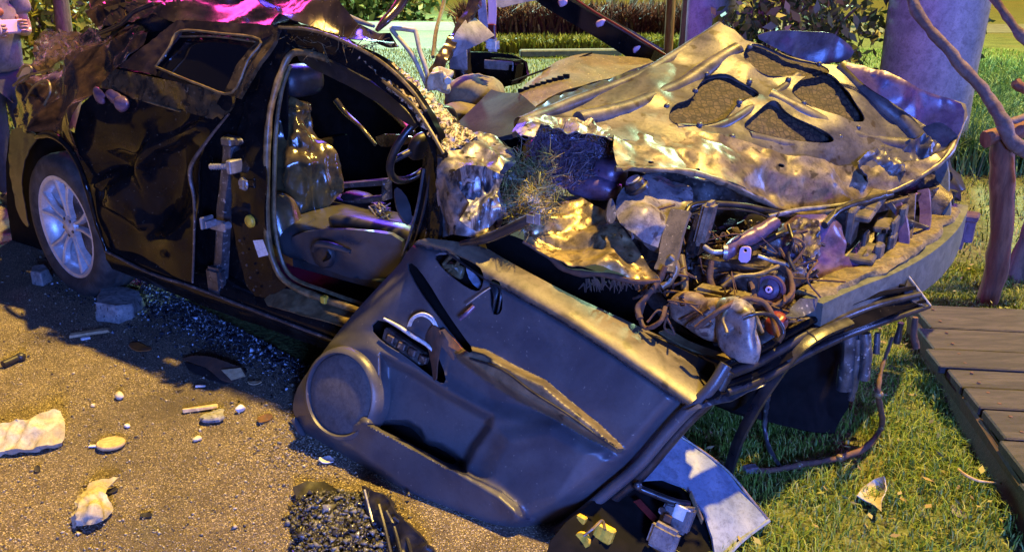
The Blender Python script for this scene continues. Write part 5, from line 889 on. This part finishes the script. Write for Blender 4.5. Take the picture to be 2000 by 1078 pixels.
dt('motor_bolt', lathe([(.001, .008), (.010, .008), (.011, 0), (.001, 0)], P(1294, 996, 'z', .125), DN, 12), 'steel', MO)
dt('clip_strip', box(P(1360, 990, 'z', .115), DX * .03 - DY * .03, DY * .008, DN * .005, .002), 'seal', smooth=False)
dt('regulator_cable', tube([P(1222, 930, 'z', .17), P(1244, 950, 'z', .17), P(1276, 964, 'z', .155), P(1320, 980, 'z', .14), P(1346, 984, 'z', .13)], .010, 8, 6), 'rubber')
dt('cable_ball', sellip(P(1246, 948, 'z', .185), DX * .012, DY * .012, DN * .012, 1, n=12, m=8), 'steel')
dt('red_strip', sheet([(1238, 978), (1250, 974), (1284, 1010), (1276, 1018)], [(1238, 978, 'z', .13), (1280, 1014, 'z', .11), (1250, 974, 'z', .13)], step=5, thick=.003, sm=0), 'red')
dt('connector', cat(box(P(1134, 1018, 'z', .10), DX * .014, DY * .018, DN * .010, .003), box(P(1180, 1040, 'z', .09), DX * .028, DY * .022, DN * .014, .005), lathe([(.001, .01), (.022, .01), (.024, 0), (.001, -.01)], P(1138, 1054, 'z', .08), DN, 16)), 'yellow', angle=30)
dt('connector_wire', tube([P(1140, 1046, 'z', .10), P(1160, 1030, 'z', .12), P(1176, 1016, 'z', .12), P(1182, 1034, 'z', .11)], .004, 6, 6), 'seal')
# window frame of the door: three black ribs sweeping to the right and their rubber channel
f0 = [(1412, 716, 2.31), (1480, 686, 2.38), (1560, 640, 2.47), (1640, 602, 2.57), (1710, 576, 2.68), (1782, 566, 2.78)]
FW = dt('window_frame', sheet([(1398, 730), (1470, 690), (1560, 636), (1640, 598), (1720, 572), (1778, 554), (1818, 596), (1766, 604), (1690, 634), (1610, 664), (1530, 708), (1446, 756), (1376, 786)], [(1398, 730, 'd', 2.30), (1560, 636, 'd', 2.47), (1778, 554, 'd', 2.78), (1818, 596, 'd', 2.76), (1690, 634, 'd', 2.56), (1530, 708, 'd', 2.38), (1376, 786, 'd', 2.24)], step=6, rough=[('n', .004, 9)], thick=.03, sm=0), 'black_paint')
for off, r, mk in ((0, .011, 'black_paint'), (20, .015, 'rubber'), (40, .010, 'black_paint'), (56, .012, 'rubber')):
    dt('frame_rib', tube([P(x + off * .12, y + off * (1 if i else .9), 'd', t - .03) for i, (x, y, t) in enumerate(f0[:-1])] + [P(1786 + off * .5, 562 + off * .65, 'd', 2.74)], [r, r, r, r, r * .9, r * .7], 10, 8), mk, FW)
dt('frame_corner', sheet([(1774, 540), (1780, 540), (1818, 596), (1808, 600), (1784, 590), (1766, 572)], [(1774, 540, 'd', 2.78), (1818, 596, 'd', 2.74), (1766, 572, 'd', 2.72)], step=5, thick=.006, sm=0), 'plastic', FW)
dt('corner_edge', tube([P(1775, 540, 'd', 2.77), P(1796, 568, 'd', 2.75), P(1818, 597, 'd', 2.73)], .003, 6, 3), 'cream', FW)
dt('glass_run', tube([P(1660, 628, 'd', 2.50), P(1600, 654, 'd', 2.44), P(1550, 692, 'd', 2.41), P(1506, 748, 'd', 2.42), P(1470, 806, 'd', 2.48), P(1440, 866, 'd', 2.58), P(1420, 930, 'z', .02)], 1, prof=[(-.016, -.006), (-.016, .006), (-.006, .008), (.006, .008), (.016, .006), (.016, -.006)], up=-W * .5 + ZU * .6, k=7), 'rubber')
dt('torn_bracket', sheet([(1340, 800), (1380, 782), (1460, 752), (1500, 738), (1494, 752), (1440, 772), (1380, 796)], [(1340, 800, 'd', 2.24), (1500, 738, 'd', 2.36), (1440, 772, 'd', 2.3)], step=5, rough=[('c', .02, 14)], thick=.004, sm=0), 'steel')
dt('trim_molding', tube([P(1296, 646, 'd', 2.52), P(1340, 672, 'd', 2.46), P(1400, 694, 'd', 2.40), P(1434, 704, 'd', 2.38)], 1, prof=[(-.02, -.003), (-.02, .003), (.02, .003), (.02, -.003)], up=ZU, k=6), 'seal')
# ================================================================ loose things on the ground
def gpt(px, py, z=0.006): return P(px, py, 'z', z)
def litter(name, outline, label, catg, m, z=.004, curl=.01, th=.003, step=5, rough=(('c', .008, 18),), group=None, sm=1):
    """thin scrap lying on the ground, its outline as seen, crumpled and resting on its low points"""
    op = np.array(outline, float); c = op.mean(0)
    def f(px, py):
        d = rays(px, py); h = z + curl * (np.linalg.norm(np.stack([px, py], -1) - c, axis=1) / np.linalg.norm(op - c, axis=1).max()) ** 2
        return CAMP + d * ((h - CAMZ) / d[:, 2])[:, None]
    V, F = sheet(outline, f, step=step, rough=rough, thick=th, sm=sm)
    V[:, 2] += .006 - V[:, 2].min()
    return tag(obj(name, (V, F), m), label, catg, group)
def rock(name, px, py, w, label, catg, m, flat=.6, group=None, seed=0, e=.8):
    c = gpt(px, py); t = np.linalg.norm(c - CAMP); r = w * t / FPX / 2; a = RNG.uniform(0, 3)
    V, F = sellip(c + ZU * r * flat * .8, (r * math.cos(a), r * math.sin(a), 0), (-r * .75 * math.sin(a), r * .75 * math.cos(a), 0), ZU * r * flat, e, n=14, m=10, rough=[('c', r * .35, .9 / r), ('n', r * .25, .8 / r)])
    V[:, 2] += .005 - V[:, 2].min(); return tag(obj(name, (V, F), m, smooth=True, angle=25), label, catg, group)
def chunk(name, pts, h, label, catg, m, group=None):
    """broken block: footprint seen on the ground, with height"""
    B = np.array([gpt(x, y) for x, y in pts]); n = len(B); c = B.mean(0); bm = bmesh.new()
    lo = [bm.verts.new(p) for p in B]; hi = [bm.verts.new(c + (p - c) * RNG.uniform(.88, 1.0) + ZU * h * RNG.uniform(.8, 1.1)) for p in B]
    bm.faces.new(lo[::-1]); bm.faces.new(hi)
    for i in range(n): bm.faces.new((lo[i], lo[(i + 1) % n], hi[(i + 1) % n], hi[i]))
    bmesh.ops.recalc_face_normals(bm, faces=bm.faces); bmesh.ops.bevel(bm, geom=list(bm.edges), offset=h * .07, segments=1, affect='EDGES', clamp_overlap=True)
    bmesh.ops.triangulate(bm, faces=bm.faces); bmesh.ops.subdivide_edges(bm, edges=bm.edges, cuts=3, use_grid_fill=True)
    bm.verts.index_update(); V = np.array([tuple(v.co) for v in bm.verts]); F = [tuple(v.index for v in f.verts) for f in bm.faces]; bm.free()
    D = V - (c + ZU * h / 2); D /= np.linalg.norm(D, axis=1)[:, None]; V = crush(V, D, [('c', h * .07, 14), ('n', h * .05, 40)]); V[:, 2] = np.maximum(V[:, 2], .005)
    return tag(obj(name, (V, F), m, angle=25), label, catg, group)
chunk('concrete_block', [(188, 628), (232, 634), (262, 622), (284, 596), (240, 582), (200, 594)], .085, 'broken grey concrete block under the sill behind the wheel', 'concrete block', M['concrete'])
chunk('concrete_block', [(62, 556), (84, 560), (104, 548), (92, 538), (66, 542)], .075, 'small concrete lump wedged against the left side of the tyre', 'concrete block', M['concrete'])
chunk('concrete_block', [(28, 452), (58, 450), (60, 440), (30, 438)], .10, 'pale concrete lump on the grass edge left of the wheel', 'concrete block', M['concrete'])
# folded cloth at the left edge
V, F = sheet([(-40, 842), (0, 836), (55, 826), (100, 810), (126, 812), (130, 862), (120, 876), (60, 884), (0, 892), (-40, 900)], [(0, 840, 'z', .055), (0, 888, 'z', .012), (126, 815, 'z', .05), (126, 865, 'z', .012), (60, 850, 'z', .05), (-40, 870, 'z', .045)], step=5, rough=[('r', .010, 9, (2, 1, 1)), ('n', .006, 24)], thick=.02, sm=1)
V[:, 2] += .006 - V[:, 2].min(); tag(obj('folded_cloth', (V, F), M['paper']), 'cream folded cloth pad on the asphalt at the left edge', 'cloth')
V, F = sheet([(138, 1030), (146, 998), (152, 968), (176, 944), (200, 936), (232, 934), (212, 948), (206, 966), (220, 994), (210, 1010), (190, 1022)], [(140, 1028, 'z', .015), (152, 968, 'z', .03), (180, 985, 'z', .075), (230, 935, 'z', .03), (218, 994, 'z', .02), (196, 1015, 'z', .03), (178, 950, 'z', .05)], step=4, rough=[('c', .018, 16), ('r', .008, 22)], thick=.003, sm=0)
V[:, 2] += .006 - V[:, 2].min(); tag(obj('crumpled_paper', (V, F), M['paper']), 'crumpled cream paper ball with one drawn out corner', 'paper')
c = gpt(217, 872); e = empty('round_lid', c, 'flat round white lid with tan top lying on asphalt', 'lid')
obj('disc', lathe([(.001, .004), (.042, .004), (.046, .008), (.046, .014), (.043, .018), (.001, .018)], c, ZU + np.array([.05, .1, 0]), 28), M['wood_pale'], e); obj('tab', box(c + np.array([-.055, -.005, .006]), (.016, .002, 0), (0, .006, 0), (0, 0, .003), .001), M['white'], e, False)
def splinter(name, a, b, w, h, label, catg, m, tilt=0):
    A, B = gpt(*a), gpt(*b); d = (B - A) / 2; s = np.array([-d[1], d[0], 0]); s /= np.linalg.norm(s)
    V, F = box((A + B) / 2 + ZU * (h + .003), d, s * w, ZU * h, h * .3, 1, h * .35); V[:, 2] += (V - A) @ (d / np.linalg.norm(d)) * tilt; V[:, 2] += .005 - V[:, 2].min()
    return tag(obj(name, (V, F), m, smooth=False), label, catg)
splinter('wood_splinter', (358, 806), (426, 797), .009, .006, 'long pale wood splinter left of the white pebble', 'splinter', M['wood_pale'])
splinter('wood_splinter', (138, 658), (214, 650), .014, .006, 'pale wood splinter near the concrete block at upper left', 'splinter', M['wood_pale'], .04)
splinter('wood_splinter', (158, 664), (176, 660), .010, .004, 'short white sliver beside the upper left splinter', 'splinter', M['white'])
splinter('wood_splinter', (382, 756), (402, 755), .006, .003, 'tiny white sliver below the broken trim board', 'splinter', M['white'])
litter('wood_scrap', [(248, 676), (272, 672), (300, 684), (292, 692), (262, 690)], 'orange brown wood scrap at the edge of the shadow', 'scrap', M['orange'])
litter('wood_scrap', [(485, 746), (512, 748), (512, 754), (490, 753)], 'narrow orange chip right of the broken trim board', 'scrap', M['wood_pale'])
e = empty('broken_trim_board', gpt(420, 725), 'broken dark and tan trim board on the shadow line', 'trim board')
V, F = sheet([(356, 700), (372, 694), (410, 696), (470, 716), (482, 732), (450, 745), (430, 740), (400, 716)], [(360, 702, 'z', .02), (410, 697, 'z', .05), (470, 718, 'z', .045), (450, 744, 'z', .02), (480, 732, 'z', .02)], step=5, rough=[('n', .004, 20)], thick=.008, sm=0); obj('board', (V, F), M['rust'], e)
V, F = sheet([(432, 722), (470, 718), (480, 734), (452, 742)], [(432, 722, 'z', .052), (470, 718, 'z', .055), (480, 734, 'z', .032), (452, 742, 'z', .030)], step=5, thick=.002, sm=0); obj('veneer', (V, F), M['wood_pale'], e)
V, F = sheet([(358, 706), (400, 718), (432, 742), (452, 746), (440, 750), (410, 742), (368, 722)], [(358, 706, 'z', .016), (432, 742, 'z', .014), (400, 730, 'z', .010), (368, 722, 'z', .008), (452, 746, 'z', .012)], step=5, thick=.004, sm=0); obj('backing', (V, F), M['plastic'], e)
e = empty('plastic_clip', gpt(25, 706), 'black plastic rod with a knob at the left edge', 'plastic clip')
obj('rod', tube([gpt(6, 712, .02), gpt(38, 697, .022)], [.016, .014], 10), M['plastic'], e); obj('knob', sellip(gpt(40, 697, .022), (.02, 0, 0), (0, .018, 0), (0, 0, .018), .9), M['plastic'], e)
rock('stone', 233, 778, 16, 'small cream stone above the round lid', 'stone', M['stone'])
rock('stone', 385, 860, 18, 'small yellowish stone right of the round lid', 'stone', M['stone'], .5)
rock('stone', 250, 834, 11, 'tiny white stone just above the round lid', 'stone', M['white'])
rock('stone', 182, 793, 9, 'tiny cream stone left of the small cream stone', 'stone', M['stone'])
rock('stone', 470, 804, 18, 'round white pebble right of the long splinter', 'pebble', M['white'], .8, e=1)
rock('stone', 416, 818, 42, 'flat grey brown stone under the long splinter', 'stone', M['concrete'], .25)
litter('dark_scrap', [(502, 818), (530, 808), (532, 818), (512, 830), (503, 830)], 'brown black scrap right of the white pebble', 'scrap', M['rust'])
litter('dark_scrap', [(276, 1004), (296, 1003), (294, 1012), (278, 1012)], 'small black scrap right of the crumpled paper', 'scrap', M['plastic'])
litter('dark_scrap', [(208, 958), (230, 954), (228, 962), (210, 968)], 'dark scrap tucked behind the crumpled paper', 'scrap', M['plastic'])
litter('dark_scrap', [(66, 916), (80, 910), (78, 922), (68, 924)], 'tiny black scrap below the folded cloth', 'scrap', M['plastic'])
litter('white_scrap', [(618, 902), (640, 890), (655, 900), (634, 912)], 'white plastic scrap beside the lower left corner of the door', 'scrap', M['white'])
litter('dry_leaf', [(1676, 954), (1690, 938), (1712, 922), (1730, 916), (1732, 940), (1722, 980), (1706, 972), (1690, 962)], 'folded yellow dry leaf on the grass', 'leaf', M['cream'], z=.04, curl=.05, rough=(('c', .012, 12),), sm=0)
litter('plastic_scrap', [(1862, 972), (1868, 966), (1880, 976), (1892, 990), (1878, 990), (1864, 984)], 'small pale plastic scrap on the grass near the boardwalk', 'scrap', M['steel_light'], z=.04, curl=.02)
tag(obj('dry_twig', tube([gpt(1872, 916, .045), gpt(1884, 926, .05), gpt(1910, 938, .05), gpt(1945, 942, .045)], [.004, .005, .004, .002], 6, 5), M['wood_pale']), 'pale dry twig lying on the grass beside the boardwalk', 'twig')
litter('black_trim_scrap', [(572, 944), (600, 930), (632, 928), (660, 950), (690, 984), (672, 992), (640, 978), (622, 986), (604, 966), (580, 962)], 'twisted black plastic trim scrap by the glass heap', 'scrap', M['plastic'], z=.03, curl=.03, rough=(('c', .02, 12),), sm=0)
litter('trim_strip', [(582, 952), (600, 938), (606, 944), (590, 960)], 'small yellowish strip on the twisted black scrap', 'scrap', M['seal'], z=.06, curl=.0)
# glass heap and grit
def grit(name, pts, size, m, zj=None, label=None, catg=None):
    n = len(pts); s = size * RNG.lognormal(0, .45, n); T = np.array([[1, 1, 1], [-1, -1, 1], [-1, 1, -1], [1, -1, -1]]) * .6
    V = []; 
    A = RNG.normal(0, 1, (n, 3, 3)); Q = np.linalg.qr(A)[0]
    V = (T @ Q) * (s[:, None, None]) * RNG.uniform(.6, 1.2, (n, 4, 1)); z = np.zeros(n) if zj is None else zj
    V = V + np.concatenate([pts, (z + .006 + s * .35)[:, None]], 1)[:, None]
    F = np.array([[0, 1, 2], [0, 3, 1], [0, 2, 3], [1, 3, 2]]) + 4 * np.arange(n)[:, None, None]
    return tag(fast(name, V.reshape(-1, 3), F.reshape(-1, 3), m), label, catg, kind='stuff')
heap = []; hz = []
for k in range(9000):
    px, py = RNG.normal(655, 48), RNG.normal(1045, 42)
    if px + (py - 1000) * -.1 < 562 + 20 * noise.noise(Vector((py * .03, 0, 0))) or py < 972 - 12 * noise.noise(Vector((px * .04, 3, 0))) + max(0, (600 - px) * .6): continue
    c = gpt(px, py); heap.append(c[:2]); hz.append(RNG.uniform(0, .05) * min(1, max(0, (px - 558) / 45)) * min(1, (py - 955) / 40))
grit('glass_heap', np.array(heap), .0058, M['crumb'], np.array(hz), 'heap of dark crumbled window glass in front of the torn off door', 'glass heap')
gr = np.array([gpt(RNG.uniform(-60, 760), RNG.uniform(470, 1090))[:2] for _ in range(8000)] + [gpt(RNG.normal(590, 60), RNG.normal(875, 45))[:2] for _ in range(1800)]); gr = gr[on_lawn(gr[:, 0], gr[:, 1]) < -.02]
grit('grit', gr, .0027, M['pebble'], None, 'fine pale grit scattered over the asphalt', 'grit')
gl = np.array([gpt(420 + 320 * k_ + RNG.normal(0, 45), 610 + 130 * k_ + RNG.normal(0, 34))[:2] for k_ in RNG.uniform(-.8, .78, 15000)]); gl = gl[on_lawn(gl[:, 0], gl[:, 1]) < 0]
M['glass_crumb'] = mat('glass_crumb', (.6, .7, .75), None, rough=.08, spec=.9)
grit('glass_crumbs', gl, .0046, M['shards'], None, 'glittering crumbs of window glass on the shadowed asphalt', 'glass crumbs')
# ================================================================ the man behind the wreck
def skin(name, V, E, rad, m, parent, sub=2):
    me = bpy.data.meshes.new(name); base = np.array(parent.location); me.from_pydata((np.array(V, float) - base).tolist(), E, []); o = bpy.data.objects.new(name, me); COL.objects.link(o)
    md = o.modifiers.new('s', 'SKIN'); md.use_smooth_shade = True
    for v, r in zip(me.skin_vertices[0].data, rad): v.radius = (r, r) if not hasattr(r, '__len__') else r
    me.skin_vertices[0].data[0].use_root = True
    s = o.modifiers.new('d', 'SUBSURF'); s.levels = sub; s.render_levels = sub
    dg = bpy.context.evaluated_depsgraph_get(); dg.update(); nm = bpy.data.meshes.new_from_object(o.evaluated_get(dg)); nm.name = name
    o.modifiers.clear(); o.data = nm; nm.materials.clear(); nm.materials.append(m); o.parent = parent; return o
b = P(50, 392, 'z', 0); H = np.array
pe = empty('person', b, 'man in a grey T-shirt and dark trousers holding a phone behind the wreck', 'person')
fx = H([.80, -.60, 0]); sx = H([-.6, -.8, 0])      # facing the wreck, his right side towards us
def q(f, s, z): return b + fx * f + sx * s + ZU * z
J = [q(0, 0, .88), q(0, 0, 1.05), q(.01, 0, 1.22), q(.0, 0, 1.36), q(.02, 0, 1.45), q(.05, 0, 1.53),   # 0-5 pelvis..neck, head
     q(.0, .17, 1.36), q(.02, .21, 1.10), q(.24, .10, 1.12),     # 6-8 right arm
     q(.0, -.17, 1.36), q(.02, -.21, 1.10), q(.24, -.06, 1.14),   # 9-11 left arm
     q(0, .09, .82), q(.02, .10, .46), q(-.01, .10, .08), q(.13, .11, .04),
     q(0, -.09, .82), q(.02, -.10, .46), q(-.01, -.10, .08), q(.13, -.11, .04)]
Eb = [(0, 1), (1, 2), (2, 3), (3, 4), (4, 5), (3, 6), (6, 7), (7, 8), (3, 9), (9, 10), (10, 11), (0, 12), (12, 13), (13, 14), (14, 15), (0, 16), (16, 17), (17, 18), (18, 19)]
Rb = [.125, .12, .135, .10, .055, .055, .055, .042, .028, .055, .042, .028, .08, .055, .04, .035, .08, .055, .04, .035]
skin('body', J, Eb, Rb, M['skin'], pe)
hd = q(.06, 0, 1.63); V, F = sellip(hd, fx * .095, sx * .075, ZU * .115, 1, n=24, m=18)
D = V - hd; fr = np.clip((D @ fx) / .095, 0, 1); V += fx * (.018 * np.exp(-((D @ sx) / .016) ** 2 - ((D @ ZU + .015) / .03) ** 2) * fr)[:, None] - fx * (.008 * np.exp(-((np.abs(D @ sx) - .03) / .014) ** 2 - ((D @ ZU - .012) / .012) ** 2) * fr)[:, None]
ears = [sellip(hd + sx * s * .076, fx * .018, sx * .008, ZU * .03, 1, n=10, m=8) for s in (-1, 1)]
obj('head', cat((V, F), *ears), M['skin'], pe)
for s in (-1, 1): obj('eye', sellip(hd + fx * .086 + sx * s * .031 + ZU * .012, fx * .010, sx * .014, ZU * .008, 1, n=10, m=8), M['white'], pe)
obj('mouth', tube([hd + fx * .083 + sx * -.022 - ZU * .052, hd + fx * .094 - ZU * .054, hd + fx * .083 + sx * .022 - ZU * .052], [.002, .005, .002], 6), M['red'], pe)
V, F = sellip(hd + ZU * .02 - fx * .015, fx * .098, sx * .084, ZU * .112, 1, n=24, m=16); k = [f for f in F if np.mean([V[i][2] for i in f]) > hd[2] + .03 or np.mean([(V[i] - hd) @ fx for i in f]) < -.02]
obj('hair', (V, k), M['hair'], pe)
skin('shirt', [q(0, 0, .84), q(0, 0, .98), q(.02, 0, 1.10), q(.02, 0, 1.24), q(0, 0, 1.355), q(0, .17, 1.365), q(.01, .215, 1.20), q(0, -.17, 1.365), q(.01, -.215, 1.20)], [(0, 1), (1, 2), (2, 3), (3, 4), (4, 5), (5, 6), (4, 7), (7, 8)], [.155, .165, .165, .165, .115, .082, .075, .082, .075], M['shirt'], pe)
skin('trousers', [q(0, 0, .88), q(0, .09, .80), q(.02, .10, .46), q(-.01, .10, .06), q(0, -.09, .80), q(.02, -.10, .46), q(-.01, -.10, .06)], [(0, 1), (1, 2), (2, 3), (0, 4), (4, 5), (5, 6)], [.145, .105, .078, .065, .105, .078, .065], M['trousers'], pe)
for s in (.11, -.11): obj('shoe', sellip(q(.07, s, .04), fx * .14, sx * .05, ZU * .045, .8, n=16, m=10), M['rubber'], pe)
def hand(wr, side):
    fwd = (fx * .9 + sx * -.3 * side + ZU * .15); fwd /= np.linalg.norm(fwd); up = ZU; sd = np.cross(fwd, up); pm = wr + fwd * .045
    m = [sellip(pm, fwd * .05, up * .042, sd * .016, .8, n=14, m=8)]
    for k, ln in enumerate((.07, .078, .072, .056)):
        r0 = pm + fwd * .045 + up * (.03 - .02 * k); m.append(tube([r0 - fwd * .01, r0 + fwd * ln * .5 + sd * .006 * side, r0 + fwd * ln * .8 + sd * .026 * side, r0 + fwd * ln * .75 + sd * .045 * side], [.0095, .009, .0085, .007], 8, 4))
    m.append(tube([pm - fwd * .02 + up * .03, pm + fwd * .02 + up * .06, pm + fwd * .05 + up * .068], [.012, .0105, .009], 8, 4)); return cat(*m)
obj('hand', hand(J[8], 1), M['skin'], pe); obj('hand', hand(J[11], -1), M['skin'], pe)
ph = q(.34, .02, 1.16); e = empty('phone', ph, 'pink backed phone held in both hands by the man', 'phone')
obj('case', box(ph, fx * .012 + ZU * .006, sx * .075, ZU * .038 - fx * .012, .004), M['pink'], e, False)
obj('shirt_print', sellip(q(.165, .03, 1.24), fx * .012, sx * .06, ZU * .03, .8, n=14, m=8), M['orange'], pe)

# wind blown litter of the lawn and fine wires over the engine
lf = scatter(700, .2, 2.4, 1.6, 4.6); lf = lf[on_lawn(lf[:, 0], lf[:, 1]) > .05]; n_ = len(lf)
V, F = leaves((0, 0, 0), (1, 1, 1), n_, .016); V = V.reshape(n_, 4, 3); V = (V - V.mean(1, keepdims=True)) * np.array([1, 1, .5]) + np.concatenate([lf, RNG.uniform(.02, .06, (n_, 1))], 1)[:, None]
tag(fast('fallen_leaves', V.reshape(-1, 3), F, M['dry']), 'small dry leaves scattered over the lawn grass', 'leaves', kind='stuff')
wr = []
for k in range(26):
    x, y = RNG.uniform(1260, 1570), RNG.uniform(450, 620); l = .50 - (y - 430) / 210 * .34 + (x - 1420) / 300 * .25
    wr.append(tube([P(x + RNG.normal(0, 26), y + RNG.normal(0, 20), 'l', l + RNG.normal(0, .03)) for _ in range(5)], RNG.uniform(.0018, .0045), 5, 5))
pt('thin_wires', cat(*wr), 'rust', kind='stuff')
